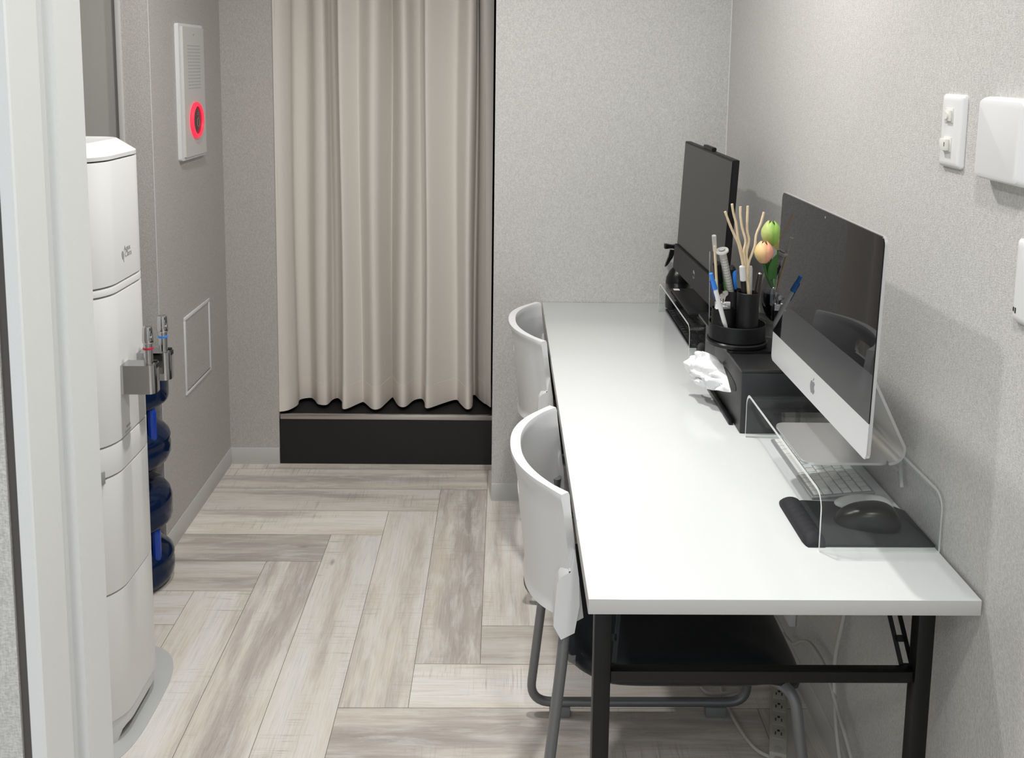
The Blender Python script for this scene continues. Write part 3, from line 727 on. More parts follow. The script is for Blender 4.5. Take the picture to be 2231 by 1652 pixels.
bp = solo('blank_box', plate(-0.042, 0.089, 1.348, 1.472, 0.026, 0.01), 'plastic_flat', 'large blank white wall box at the right edge of the photo', 'wall box')
b = plate(-0.10, -0.020, 1.155, 1.275, 0.009); o5 = thing('wall_outlet', 'white wall outlet barely in view at the right edge below the blank box', 'outlet', (X, -0.06, 1.155)); part('cover', b, 'plastic_flat', o5)
b = MB(); b.box((X - 0.0095, -0.029, 1.170), (X - 0.0088, -0.0265, 1.176)); b.box((X - 0.0095, -0.034, 1.168), (X - 0.0088, -0.0315, 1.176)); part('slot', b, 'slot', o5)
b = MB(); b.box((X - 0.018, 0.85, 0.13), (X, 0.94, 0.25), 0.004); oo = solo('wall_socket', b, 'plastic_flat', 'white wall socket box low on the right wall behind the black seat', 'outlet')

# ================================================================== ACRYLIC RISERS
def riser(x0, x1, y0, y1, label):
    t = thing('monitor_riser', label, 'monitor stand', ((x0 + x1) / 2, (y0 + y1) / 2, DZ))
    th, H, r = 0.006, 0.102, 0.030
    def arc(rad, inset):
        out = [(y0 + inset, DZ)]
        for k in range(9):
            a = math.radians(180 - 90 * k / 8); out.append((y0 + inset + rad + rad * math.cos(a), DZ + H - inset - rad + rad * math.sin(a)))
        for k in range(9):
            a = math.radians(90 - 90 * k / 8); out.append((y1 - inset - rad + rad * math.cos(a), DZ + H - inset - rad + rad * math.sin(a)))
        out.append((y1 - inset, DZ)); return out
    o_, i_ = arc(r, 0), arc(r - th, th)
    b = MB(); n = len(o_); vs = []
    for x in (x0, x1):
        vs += [(x, y, z) for y, z in o_] + [(x, y, z) for y, z in i_]
    fs = []
    for k in range(n - 1):
        fs += [([k, k + 1, 2 * n + k + 1, 2 * n + k], 0), ([n + k, 3 * n + k, 3 * n + k + 1, n + k + 1], 0), ([k, n + k, n + k + 1, k + 1], 1), ([2 * n + k, 2 * n + k + 1, 3 * n + k + 1, 3 * n + k], 1)]
    fs += [([0, 2 * n, 3 * n, n], 1), ([n - 1, 2 * n - 1, 4 * n - 1, 3 * n - 1], 1)]
    bv = [b.bm.verts.new(v) for v in vs]
    for f, mi in fs:
        q = b.bm.faces.new([bv[i] for i in f]); q.material_index = mi; q.smooth = True
    bmesh.ops.recalc_face_normals(b.bm, faces=b.bm.faces[:])
    part('shelf', b, ['acrylic', 'acrylic_edge'], t, sharp=30)
    return t
riser(0.398, 0.600, 0.143, 0.640, 'clear acrylic riser at the near end of the desk carrying the silver computer')
riser(0.375, 0.578, 1.160, 1.685, 'clear acrylic riser at the far end of the desk under the black computer')
RZ = DZ + 0.102

# ================================================================== SILVER ALL-IN-ONE COMPUTER
im = thing('desktop_computer', 'silver all-in-one computer with glossy black screen on the near acrylic riser', 'computer', (0.49, 0.352, RZ))
cyc, czc, W_, H_, XF = 0.352, 1.073, 0.528, 0.362, 0.447
yaw = Matrix.Rotation(math.radians(0.45), 3, 'Z'); tilt = Matrix.Rotation(math.radians(1.2), 3, 'Y')
def F(u, v, d=0.0):   # u: right (towards -Y), v: up, d: towards the viewer side (-X)
    return Vector((XF, cyc, czc)) + yaw @ (tilt @ Vector((-d, -u, v)))
def panel(u0, u1, v0, v1, r, d0, d1, corners=(1, 1, 1, 1)):
    pts = []
    for (cx, cy, a0), on in zip(((u1, v1, 0), (u0, v1, 90), (u0, v0, 180), (u1, v0, 270)), corners):
        rr = r if on else 0.0004; ccx = cx - rr if a0 in (0, 270) else cx + rr; ccy = cy - rr if a0 in (0, 90) else cy + rr
        for k in range(9):
            a = math.radians(a0 + 90 * k / 8); pts.append((ccx + rr * math.cos(a), ccy + rr * math.sin(a)))
    b = MB(); b.prism([F(u, v, d0) for u, v in pts], F(0, 0, d1) - F(0, 0, d0)); return b
# body: thin rim and bulging back
b = MB(); rows = []
for sc, d in ((1.0, 0.0), (1.0, -0.005), (0.96, -0.009), (0.80, -0.022), (0.55, -0.036), (0.25, -0.042)):
    rr = []
    for (cx, cy, a0) in ((1, 1, 0), (-1, 1, 90), (-1, -1, 180), (1, -1, 270)):
        for k in range(9):
            a = math.radians(a0 + 90 * k / 8); r = 0.014 * sc
            rr.append(F((cx * (W_ / 2 - 0.014) * sc + r * math.cos(a)), (cy * (H_ / 2 - 0.014) * sc + r * math.sin(a)), d))
    rows.append(rr)
n = len(rows[0]); b.faces([p for r_ in rows for p in r_], [[i * n + k, i * n + (k + 1) % n, (i + 1) * n + (k + 1) % n, (i + 1) * n + k] for i in range(len(rows) - 1) for k in range(n)] + [list(range(n)), [(len(rows) - 1) * n + k for k in range(n)]])
bmesh.ops.recalc_face_normals(b.bm, faces=b.bm.faces[:])
part('body', b, 'alu', im, sharp=40)
vch = -H_ / 2 + 0.062
part('screen', panel(-W_ / 2 + 0.0012, W_ / 2 - 0.0012, vch, H_ / 2 - 0.0012, 0.013, 0.0002, 0.0016, (1, 1, 0, 0)), 'screen_gloss', im, 'glossy black screen glass')
cn = part('chin', panel(-W_ / 2 + 0.0012, W_ / 2 - 0.0012, -H_ / 2 + 0.0012, vch, 0.013, 0.0002, 0.0015, (0, 0, 1, 1)), 'alu_face', im, 'pale silver strip under the screen')
b = MB(); cu, cv = 0.0, -H_ / 2 + 0.032; pts = []
apple = [(0, .62), (.18, .72), (.42, .76), (.66, .66), (.80, .50), (.66, .36), (.56, .16), (.60, -.08), (.74, -.26), (.90, -.36), (.78, -.66), (.58, -.92), (.38, -1.0), (.18, -.94), (0, -.88), (-.18, -.94), (-.38, -1.0), (-.60, -.88), (-.82, -.56), (-.94, -.16), (-.92, .20), (-.76, .54), (-.50, .74), (-.22, .74)]
b.prism([F(cu + x * 0.0135, cv + y * 0.0135, 0.0015) for x, y in apple], F(0, 0, 0.0019) - F(0, 0, 0.0015))
lf = [(0.02, .84), (.10, 1.10), (.34, 1.32), (.36, 1.06), (.22, .90)]
b.prism([F(cu + x * 0.0135, cv + y * 0.0135, 0.0015) for x, y in lf], F(0, 0, 0.0019) - F(0, 0, 0.0015))
part('logo', b, 'alu_dark', cn, 'dark grey apple-shaped logo')
b = MB(); b.lathe([(0.002, 0), (0.002, 0.0005)], F(0, H_ / 2 - 0.012, 0.0016), 12, axis=(-1, 0, 0)); part('camera_lens', b, 'print_grey', im)
# stand: foot plate and bent neck with cable hole
b = MB(); yy0, yy1 = cyc - 0.095, cyc + 0.095; th = 0.005
def strip(pts, y0, y1, th):
    vs = []; P = [Vector((x, 0, z)) for x, z in pts]; n = len(P)
    for side in (0, 1):
        for y in (y0, y1):
            for i in range(n):
                tg = (P[min(i + 1, n - 1)] - P[max(i - 1, 0)]).normalized(); nn = Vector((-tg.z, 0, tg.x))
                q = P[i] + nn * th * side; vs.append((q.x, y, q.z))
    fs = [list(range(n - 1))]; fs = []
    for i in range(n - 1):
        a = [i, i + 1]; fs += [[i, i + 1, n + i + 1, n + i], [2 * n + i, 3 * n + i, 3 * n + i + 1, 2 * n + i + 1], [i, 2 * n + i, 2 * n + i + 1, i + 1], [n + i, n + i + 1, 3 * n + i + 1, 3 * n + i]]
    fs += [[0, n, 3 * n, 2 * n], [n - 1, 3 * n - 1, 4 * n - 1, 2 * n - 1]]
    return vs, fs
bend = [(0.555, RZ + 0.0005)] + [(0.555 + 0.028 * math.sin(a), RZ + 0.0285 - 0.028 * math.cos(a)) for a in [math.radians(k * 13) for k in range(1, 9)]] + [(0.50, RZ + 0.20)]
vs, fs = strip(bend, yy0, yy1, th); b.faces(vs, fs); bmesh.ops.recalc_face_normals(b.bm, faces=b.bm.faces[:])
part('stand_neck', b, 'alu', im)
b = MB(); pl = rrect(0.402, 0.557, yy0, yy1, 0.02); b.prism([(x, y, RZ + 0.0004) for x, y in pl], (0, 0, 0.0045)); part('stand_foot', b, 'alu', im)

# ================================================================== BLACK ALL-IN-ONE COMPUTER
hp = thing('desktop_computer', 'black matt-screen all-in-one computer on the far acrylic riser beside the back wall', 'computer', (0.47, 1.38, RZ))
Y0h, Y1h = 1.10, 1.64
def G(u, v, d=0.0):  # u 0 at far end .. 0.54 near; v height above chin bottom
    a = Vector((0.418, Y1h, 0.868)); e = Vector((0.440, Y0h, 0.862)) - a
    ln = e.length; e.normalize(); nn = Vector((e.y, -e.x, 0)).normalized()
    if nn.x > 0: nn = -nn
    return a + e * (u * ln / 0.54) + Vector((0.018 * v / 0.4, 0, v)) + nn * d
def gbox(u0, u1, v0, v1, d0, d1, bev=0.0015):
    b = MB(); vs = [G(u, v, d) for d in (d0, d1) for (u, v) in ((u0, v0), (u1, v0), (u1, v1), (u0, v1))]
    b.faces(vs, [[0, 1, 2, 3], [7, 6, 5, 4], [0, 4, 5, 1], [1, 5, 6, 2], [2, 6, 7, 3], [3, 7, 4, 0]]); bmesh.ops.recalc_face_normals(b.bm, faces=b.bm.faces[:])
    if bev: bmesh.ops.bevel(b.bm, geom=b.bm.edges[:], offset=bev, segments=2, affect='EDGES')
    return b
HH = 0.408
part('housing', gbox(0, 0.54, 0.02, HH, -0.018, 0.0), 'black_soft', hp)
part('screen', gbox(0.004, 0.536, 0.082, HH - 0.005, 0.0, 0.0008, 0), 'screen_matt', hp, 'matt dark grey screen')
hc = part('chin', gbox(0.0, 0.54, 0.0, 0.080, -0.016, 0.008), 'black_soft', hp)
part('webcam_bump', gbox(0.215, 0.315, HH, HH + 0.010, -0.016, -0.003), 'black_soft', hp)
b = MB(); c0 = G(0.27, 0.042, 0.0082); nn = (G(0, 0, 1) - G(0, 0, 0)).normalized()
b.lathe([(0.0125, 0), (0.0125, 0.0005)], c0, 28, axis=nn); lg = part('logo', b, 'steel', hc, 'small round silver logo')
ex = (G(0.54, 0, 0) - G(0, 0, 0)).normalized(); mt4 = Matrix((ex, Vector((0, 0, 1)), nn)).transposed().to_4x4(); mt4.translation = c0 + nn * 0.0008
b = MB(); b.text('hp', 0.021, mt4); part('logo_letters', b, 'slot', lg)
b = MB(); b.box((0.392, 1.270, RZ + 0.0002), (0.500, 1.565, RZ + 0.007), 0.002); ft = part('stand_foot', b, 'black_soft', hp)
b = MB(); b.box((0.398, 1.535, RZ + 0.0072), (0.416, 1.556, RZ + 0.0076)); part('sticker', b, 'white', ft, 'small white sticker')
b = MB(); b.box((0.472, 1.33, RZ + 0.004), (0.492, 1.42, 1.05), 0.004); part('stand_neck', b, 'black_soft', hp)

# ================================================================== TISSUE BOX, TRAY
tb = thing('tissue_box', 'black leather tissue box standing between the two acrylic risers', 'tissue box', (0.48, 0.79, DZ))
b = MB(); b.box((0.390, 0.655, DZ), (0.575, 0.925, DZ + 0.138), 0.0025); part('body', b, 'black_leather', tb)
b = MB(); b.box((0.388, 0.653, DZ + 0.1385), (0.577, 0.927, DZ + 0.146), 0.002); part('lid', b, 'black_leather', tb)
b = MB(); b.prism([(0.3895, 0.775 + 0.075 * math.cos(a), 0.795 + 0.016 * math.sin(a)) for a in [2 * PI * k / 24 for k in range(24)]], (-0.0006, 0, 0)); part('slot', b, 'slot', tb)
# tissue
b = MB()
CP = [[(.3892, .742, .774), (.3892, .775, .792), (.3892, .805, .802), (.3892, .842, .812)],
      [(.372, .772, .766), (.362, .790, .794), (.368, .812, .808), (.372, .842, .826)],
      [(.350, .812, .757), (.338, .825, .790), (.346, .835, .812), (.352, .850, .834)],
      [(.334, .860, .752), (.322, .868, .784), (.330, .872, .806), (.336, .878, .828)],
      [(.322, .895, .760), (.316, .898, .784), (.321, .896, .800), (.326, .892, .812)]]
nu, nv = 40, 32; vs = []
rowsC = [smooth_path(r_, 11) for r_ in CP]; colsN = len(rowsC[0])
colsC = [smooth_path([rowsC[i][j] for i in range(5)], 10) for j in range(colsN)]
nv = colsN - 1; nu = len(colsC[0]) - 1
for sd in (1, -1):
    for i in range(nu + 1):
        for j in range(nv + 1):
            u = i / nu; q = colsC[j][i].copy()
            am = min(1, u * 4)
            r1 = abs(noise.noise(Vector((q.y * 24 + q.z * 14, q.z * 52, 1.3)))) - 0.2; r2 = abs(noise.noise(Vector((q.y * 60, q.z * 34 + q.y * 30, 5.1)))) - 0.2
            q += Vector((-1, -0.3, 0.4)) * (r1 * 0.030 + r2 * 0.010) * am + Vector((0, 0, sd * 0.0003 + (0.5 - abs(j / nv - 0.5)) * 0.0))
            vs.append(q)
A = (nu + 1) * (nv + 1); fs = []
for i in range(nu):
    for j in range(nv):
        a = i * (nv + 1) + j; fs += [[a, a + 1, a + nv + 2, a + nv + 1], [A + a, A + a + nv + 1, A + a + nv + 2, A + a + 1]]
b.faces(vs, fs); solo('tissue', b, 'tissue', 'crumpled white tissue sticking out of the black tissue box', 'tissue', sharp=25)
b = MB(); b.box((0.377, 0.703, DZ + 0.0002), (0.388, 0.938, DZ + 0.011), 0.003); solo('remote_control', b, 'black', 'thin black remote control lying on the desk along the foot of the tissue box', 'remote control')
TZ = DZ + 0.146
b = MB(); pl = rrect(0.384, 0.565, 0.768, 1.110, 0.014); b.prism([(x, y, TZ + 0.0004) for x, y in pl], (0, 0, 0.006)); 
bmesh.ops.bevel(b.bm, geom=[e for e in b.bm.edges if e.calc_face_angle(0) > 1.2], offset=0.001, segments=2, affect='EDGES')
solo('tray_plate', b, 'black', 'flat black plate with rounded corners lying on top of the tissue box', 'plate')
PZ = TZ + 0.0066
b = MB(); b.lathe([(0.006, PZ), (0.021, PZ), (0.0255, PZ + 0.006), (0.027, PZ + 0.016), (0.0255, PZ + 0.016), (0.022, PZ + 0.006), (0.003, PZ + 0.005)], (0.421, 1.03, 0), 32, sy=1.5); solo('dish', b, 'black', 'small oval black dish on the plate behind the pen organizer', 'dish')
# near leg for the plate's far end: it bridges onto a second black box
b = MB(); b.box((0.405, 0.930, DZ), (0.57, 1.105, TZ), 0.003); solo('storage_box', b, 'black_leather', 'plain black box hidden behind the tissue box under the flat plate', 'box')

# ================================================================== PEN ORGANIZER
OX, OY = 0.420, 0.835
og = thing('pen_organizer', 'round black rotating desk organizer full of pens on the black plate', 'desk organizer', (OX, OY, PZ))
b = MB(); b.lathe([(0.050, PZ), (0.0705, PZ + 0.002), (0.0715, PZ + 0.009), (0.069, PZ + 0.012), (0.040, PZ + 0.013)], (OX, OY, 0), 56); part('turntable', b, 'black', og)
b = MB(); b.lathe([(0.050, PZ + 0.013), (0.0655, PZ + 0.014), (0.0665, PZ + 0.050), (0.0655, PZ + 0.0515), (0.064, PZ + 0.050), (0.063, PZ + 0.017), (0.02, PZ + 0.016)], (OX, OY, 0), 56); part('tray', b, 'black_soft', og)
CX, CY = 0.434, 0.802
b = MB(); b.lathe([(0.022, PZ + 0.0165), (0.0255, PZ + 0.017), (0.0255, 0.993), (0.0245, 0.994), (0.0237, 0.993), (0.0237, PZ + 0.022), (0.01, PZ + 0.021)], (CX, CY, 0), 40); part('pen_cup', b, 'black_soft', og)
b = MB(); b.lathe([(0.024, PZ + 0.0165), (0.027, PZ + 0.017), (0.027, 0.950), (0.0265, 0.951), (0.0255, 0.950), (0.0255, PZ + 0.022), (0.01, PZ + 0.021)], (0.383, 0.822, 0), 40); part('low_cup', b, 'black_soft', og)
b = MB(); b.lathe([(0.025, PZ + 0.0165), (0.028, PZ + 0.017), (0.028, 0.984), (0.0275, 0.985), (0.0265, 0.984), (0.0265, PZ + 0.022), (0.01, PZ + 0.021)], (0.412, 0.862, 0), 40); part('rear_cup', b, 'black_soft', og)

def stick(name, p, q, segs, label, cat='pen', extra=None, group=None):
    """p bottom, q top; segs = [(part, t0, t1, r0, r1, mat)] along the axis"""
    p, q = Vector(p), Vector(q); t = thing(name, label, cat, p, group)
    for nm, t0, t1, r0, r1, mt in segs:
        b = MB(); a, c = p.lerp(q, t0), p.lerp(q, t1); e = 0.04 * (c - a)
        b.tube([a, a + e, c - e, c], [r0 * 0.85, r0, r1, r1 * 0.8], 16); part(nm, b, mt, t)
    if extra: extra(t, p, q)
    return t
def clipx(mat, off, t0, t1):
    def f(t, p, q):
        b = MB(); a, c = p.lerp(q, t0) + Vector(off), p.lerp(q, t1) + Vector(off); b.tube([a, c], 0.0014, 8); b.tube([c, p.lerp(q, t1)], 0.0014, 8); part('clip', b, mat, t)
    return f
stick('ballpoint_pen', (0.386, 0.800, 0.906), (0.338, 0.770, 1.044), [('barrel', 0, 0.72, 0.0052, 0.0055, 'white'), ('grip', 0.72, 0.88, 0.0062, 0.0056, 'blue'), ('button', 0.88, 1.0, 0.0047, 0.0045, 'blue')], 'white ballpoint pen with bright blue top leaning left out of the organizer', extra=clipx('blue_dark', (-0.007, 0, 0), 0.55, 0.86))
def syr(t, p, q):
    d = (q - p).normalized(); b = MB(); b.lathe([(0.0085, -0.002), (0.015, -0.002), (0.0155, 0), (0.015, 0.002), (0.0085, 0.002)], q - d * 0.002, 20, axis=d); part('flange', b, 'clear_plastic', t)
    b = MB()
    for k in range(14): b.lathe([(0.0091, 0), (0.0091, 0.0007)], p.lerp(q, 0.30 + k * 0.043), 18, axis=d, cap=False)
    part('scale_marks', b, 'slot', t)
    b = MB(); b.tube([q - d * 0.02, q + d * 0.004], 0.0075, 14); part('stopper', b, 'print_grey', t)
stick('syringe', (0.420, 0.862, 0.930), (0.372, 0.815, 1.089), [('barrel', 0.05, 0.98, 0.0082, 0.0088, 'clear_plastic'), ('plunger', 0.10, 0.95, 0.0050, 0.0050, 'ivory')], 'clear syringe tube with black scale and flange leaning in the organizer', 'syringe', syr)
stick('dropper', (0.375, 0.845, 0.95), (0.352, 0.815, 1.124), [('rod', 0, 0.85, 0.0028, 0.0032, 'wood'), ('tip', 0.78, 1.0, 0.0048, 0.0055, 'clear_plastic')], 'thin pale rod with clear tip standing tallest at the left of the organizer', 'stick')
stick('marker_pen', (0.398, 0.885, 0.93), (0.369, 0.850, 1.052), [('barrel', 0, 0.6, 0.0085, 0.0085, 'black_soft'), ('cap', 0.6, 1.0, 0.0105, 0.0105, 'black')], 'thick black marker with ribbed cap behind the syringe in the organizer')
stick('green_pen', (0.402, 0.850, 0.92), (0.388, 0.845, 1.030), [('barrel', 0, 1.0, 0.0048, 0.0048, 'green')], 'dark green pen low in the organizer beside the syringe')
stick('blue_pen', (0.425, 0.870, 0.92), (0.409, 0.840, 1.036), [('barrel', 0, 0.6, 0.0045, 0.0048, 'black'), ('cap', 0.6, 1.0, 0.0052, 0.005, 'blue')], 'pen with blue cap between the syringe and the white-capped pen')
stick('capped_pen', (0.437, 0.806, 0.90), (0.413, 0.786, 1.058), [('barrel', 0, 0.78, 0.0065, 0.0065, 'black'), ('cap', 0.78, 1.0, 0.0072, 0.0068, 'plastic')], 'black pen with a milky white cap standing in the tall cup')
stick('clear_tube', (0.440, 0.812, 0.90), (0.436, 0.806, 1.054), [('tube', 0, 1.0, 0.0068, 0.0068, 'clear_plastic')], 'clear plastic tube behind the twigs in the tall cup', 'tube')
stick('fountain_pen', (0.443, 0.796, 0.90), (0.459, 0.800, 1.040), [('barrel', 0, 0.5, 0.006, 0.0065, 'brown'), ('cap', 0.5, 0.98, 0.0072, 0.0066, 'brown'), ('tip', 0.975, 1.0, 0.0055, 0.003, 'steel')], 'dark brown lacquered pen leaning right in the tall cup')
stick('metal_rod', (0.360, 0.86, 0.90), (0.356, 0.87, 1.075), [('rod', 0, 1.0, 0.0016, 0.0016, 'chrome')], 'thin upright chrome rod at the left rear of the organizer', 'rod')
stick('pompom_pen', (0.420, 0.855, 0.93), (0.404, 0.845, 1.030), [('barrel', 0, 1.0, 0.003, 0.003, 'black')], 'slim black stick with a round ribbed knob in the organizer', extra=lambda t, p, q: part('knob', (lambda b: b.lathe([(0.002, -0.010), (0.007, -0.007), (0.010, 0), (0.007, 0.007), (0.002, 0.010)], q + Vector((0, 0, 0.008)), 20))(MB()), 'black_soft', t))
# bulldog clip on the rim of the low cup
bc = thing('bulldog_clip', 'silver bulldog clip clamped on the rim at the front of the organizer', 'clip', (0.373, 0.797, 0.95))
b = MB(); b.box((0.357, 0.7905, 0.955), (0.391, 0.7925, 0.968), 0.0005); b.box((0.357, 0.7985, 0.955), (0.391, 0.8005, 0.968), 0.0005); b.tube([(0.357, 0.7955, 0.968), (0.391, 0.7955, 0.968)], 0.0045, 12); part('jaw', b, 'nickel', bc)
for xx, yy, zz in ((0.372, 0.790, 0.986), (0.381, 0.802, 0.990)):
    b = MB(); b.tube([(0.374, 0.7955, 0.968), (xx, yy, zz - 0.004)], 0.003, 8); b.lathe([(0.0025, -0.001), (0.0066, -0.0014), (0.007, 0), (0.0066, 0.0014), (0.0025, 0.001)], (xx, yy, zz), 18, axis=(0.2, -1, 0.1)); part('handle', b, 'nickel', bc)
# twigs
tw = thing('twig_bundle', 'five pale wavy diffuser twigs tied together standing in the tall cup', 'twigs', (0.430, 0.80, 0.91))
TWG = [[(0.366, 0.775, 1.186), (0.375, 0.775, 1.163), (0.387, 0.777, 1.137), (0.400, 0.78, 1.112), (0.408, 0.785, 1.087), (0.416, 0.79, 1.059)],
       [(0.387, 0.80, 1.200), (0.391, 0.80, 1.179), (0.399, 0.80, 1.152), (0.404, 0.80, 1.123), (0.412, 0.80, 1.096), (0.417, 0.80, 1.075)],
       [(0.403, 0.785, 1.196), (0.404, 0.785, 1.174), (0.409, 0.785, 1.147), (0.418, 0.785, 1.117), (0.416, 0.787, 1.093), (0.420, 0.79, 1.069)],
       [(0.421, 0.79, 1.197), (0.421, 0.79, 1.170), (0.422, 0.79, 1.140), (0.427, 0.79, 1.117), (0.423, 0.79, 1.088), (0.426, 0.79, 1.062)],
       [(0.457, 0.785, 1.184), (0.451, 0.785, 1.157), (0.442, 0.785, 1.132), (0.440, 0.785, 1.107), (0.435, 0.787, 1.088), (0.429, 0.79, 1.065)]]
for k, L5 in enumerate(TWG):
    e = [(0.4255 + 0.002 * (k - 2) * 0.8, 0.792 + 0.002 * (k % 3), 1.030), (0.428 + 0.003 * (k - 2), 0.795 + 0.002 * (k % 2), 0.985), (0.431 + 0.0032 * (k - 2), 0.799, 0.912)]
    pth = smooth_path(L5 + e, 6); b = MB()
    rr = [0.0029 + 0.0005 * noise.noise(Vector((i * 0.4, k * 5, 0))) for i in range(len(pth))]; b.tube(pth, rr, 9); part('twig', b, 'wood', tw, sharp=60)
b = MB()
for k in range(4): b.lathe([(0.0068, -0.0006), (0.0075, 0), (0.0068, 0.0006)], (0.4262, 0.7925, 1.026 + k * 0.0022), 16, cap=False)
part('tie', b, 'wood', tw)

# ================================================================== VASE AND TULIPS
VX, VY = 0.520, 0.898
vz = PZ
vs_ = thing('vase', 'round clear glass vase holding tulips behind the silver computer', 'vase', (VX, VY, vz))
b = MB(); b.lathe([(0.020, vz), (0.030, vz + 0.002), (0.032, vz + 0.012), (0.026, vz + 0.022), (0.034, vz + 0.045), (0.0415, vz + 0.075), (0.0425, vz + 0.105), (0.037, vz + 0.130), (0.026, vz + 0.150), (0.023, vz + 0.158), (0.021, vz + 0.158), (0.024, vz + 0.149), (0.035, vz + 0.129), (0.0405, vz + 0.105), (0.0395, vz + 0.075), (0.031, vz + 0.046), (0.012, vz + 0.034)], (VX, VY, 0), 40)
part('glass_body', b, 'glass', vs_)
b = MB(); b.lathe([(0.006, vz + 0.037), (0.020, vz + 0.050), (0.029, vz + 0.076), (0.031, vz + 0.100), (0.028, vz + 0.108)], (VX + 0.004, VY, 0), 36)
part('dark_filling', b, 'screen_gloss', vs_, 'dark contents seen through the glass')
def tulip(cx, cy, z0, z1, r, mat, label, stem_to, leaf=None, mat2=None):
    t = thing('tulip', label, 'tulip', (cx, cy, z0)); h = z1 - z0
    b = MB(); b.tube(smooth_path([stem_to, (stem_to[0] * 0.4 + cx * 0.6, stem_to[1] * 0.4 + cy * 0.6, (stem_to[2] + z0) / 2), (cx, cy, z0 + 0.004)], 6), 0.003, 8); part('stem', b, 'leaf', t)
    for k in range(6):
        b = MB(); a0 = k * PI / 3 + (0.5 if k % 2 else 0.3); out = 1.0 if k % 2 else 0.93; vv = []; nn_, mm = 10, 8
        for i in range(nn_ + 1):
            u = i / nn_; rad = r * out * (math.sin(PI * (0.08 + 0.86 * u ** 1.05)) ** 0.66)
            wd = 0.98 * math.sin(PI * min(1, 0.14 + 0.76 * u)) ** 0.5 * math.sqrt(max(0.02, 1 - max(0, (u - 0.72) / 0.28) ** 2))
            for j in range(mm + 1):
                v = j / mm * 2 - 1; a = a0 + v * wd
                vv.append((cx + rad * math.cos(a) * (1 - 0.05 * v * v), cy + rad * math.sin(a) * (1 - 0.05 * v * v), z0 + h * (u - 0.04 * v * v * u)))
        off = len(vv); vv += [(cx + (x - cx) * 0.94, cy + (y - cy) * 0.94, z) for x, y, z in vv]
        f = []
        for i in range(nn_):
            for j in range(mm):
                q = i * (mm + 1) + j; f += [[q, q + 1, q + mm + 2, q + mm + 1], [off + q, off + q + mm + 1, off + q + mm + 2, off + q + 1]]
        b.faces(vv, f); part('petal', b, mat2 if (mat2 and k == (2 if mat == 'bud_green' else 3)) else mat, t, sharp=60)
    if leaf:
        b = MB(); P = smooth_path(leaf['path'], 6); wv = leaf['w']; n = len(P); vv = []
        side = Vector(leaf['side']).normalized()
        for sgn in (0, 1):
            for i, p in enumerate(P):
                u = i / (n - 1); wd = wv * math.sin(PI * (0.12 + 0.86 * u)) ** 0.7
                for v in (-1, -0.5, 0, 0.5, 1): vv.append(p + side * v * wd + Vector((0, -1, 0.2)) * (abs(v) * wd * 0.3 - sgn * 0.0008))
        f = []; A = n * 5
        for i in range(n - 1):
            for j in range(4): q = i * 5 + j; f += [[q, q + 1, q + 6, q + 5], [A + q, A + q + 5, A + q + 6, A + q + 1]]
        b.faces(vv, f); part('leaf', b, 'leaf', t, sharp=60)
stem0 = (VX, VY, vz + 0.11)
for nm_, c0_, c1_ in (('bud_pink', (0.82, 0.66, 0.28), (0.80, 0.36, 0.24)), ('bud_green', (0.62, 0.66, 0.26), (0.30, 0.52, 0.10))):
    mt_ = M[nm_]; nt_ = mt_.node_tree; bs_ = nt_.nodes['Principled BSDF']; tc_ = nt_.nodes.new('ShaderNodeTexCoord'); sx_ = nt_.nodes.new('ShaderNodeSeparateXYZ'); mr_ = nt_.nodes.new('ShaderNodeMapRange')
    nz_ = nt_.nodes.new('ShaderNodeTexNoise'); nz_.inputs['Scale'].default_value = 90; ad_ = nt_.nodes.new('ShaderNodeMath'); ad_.operation = 'MULTIPLY_ADD'; ad_.inputs[1].default_value = 0.02
    mr_.inputs[1].default_value = -0.012 if nm_ == 'bud_pink' else -0.014; mr_.inputs[2].default_value = 0.020 if nm_ == 'bud_pink' else 0.008; mx_ = nt_.nodes.new('ShaderNodeMix'); mx_.data_type = 'RGBA'; mx_.inputs[6].default_value = (*c0_, 1); mx_.inputs[7].default_value = (*c1_, 1)
    nt_.links.new(tc_.outputs['Object'], sx_.inputs[0]); nt_.links.new(tc_.outputs['Object'], nz_.inputs['Vector']); nt_.links.new(nz_.outputs['Fac'], ad_.inputs[0]); nt_.links.new(sx_.outputs['X'], ad_.inputs[2])
    nt_.links.new(ad_.outputs[0], mr_.inputs[0]); nt_.links.new(mr_.outputs[0], mx_.inputs[0]); nt_.links.new(mx_.outputs[2], bs_.inputs['Base Color'])
tulip(0.498, 0.865, 1.092, 1.152, 0.0235, 'bud_green', 'green half-open tulip bud, topmost in the glass vase', (VX - 0.002, VY, vz + 0.12), {'path': [(0.510, 0.868, 1.010), (0.512, 0.858, 1.04), (0.520, 0.852, 1.07), (0.535, 0.85, 1.092)], 'w': 0.021, 'side': (1, 0, 0.25)}, 'bud_pink')
tulip(0.475, 0.836, 1.056, 1.108, 0.0225, 'bud_pink', 'peach pink tulip bud with yellow edge, leftmost in the glass vase', (VX - 0.004, VY - 0.002, vz + 0.12), {'path': [(0.505, 0.868, 1.015), (0.496, 0.864, 1.035), (0.486, 0.862, 1.055), (0.482, 0.860, 1.068)], 'w': 0.009, 'side': (1, 0, 0.4)}, None)
tulip(0.531, 0.908, 1.074, 1.126, 0.022, 'bud_pink', 'pale peach and yellow tulip bud mostly hidden by the silver computer', (VX + 0.003, VY + 0.003, vz + 0.12), None, 'bud_yellow')

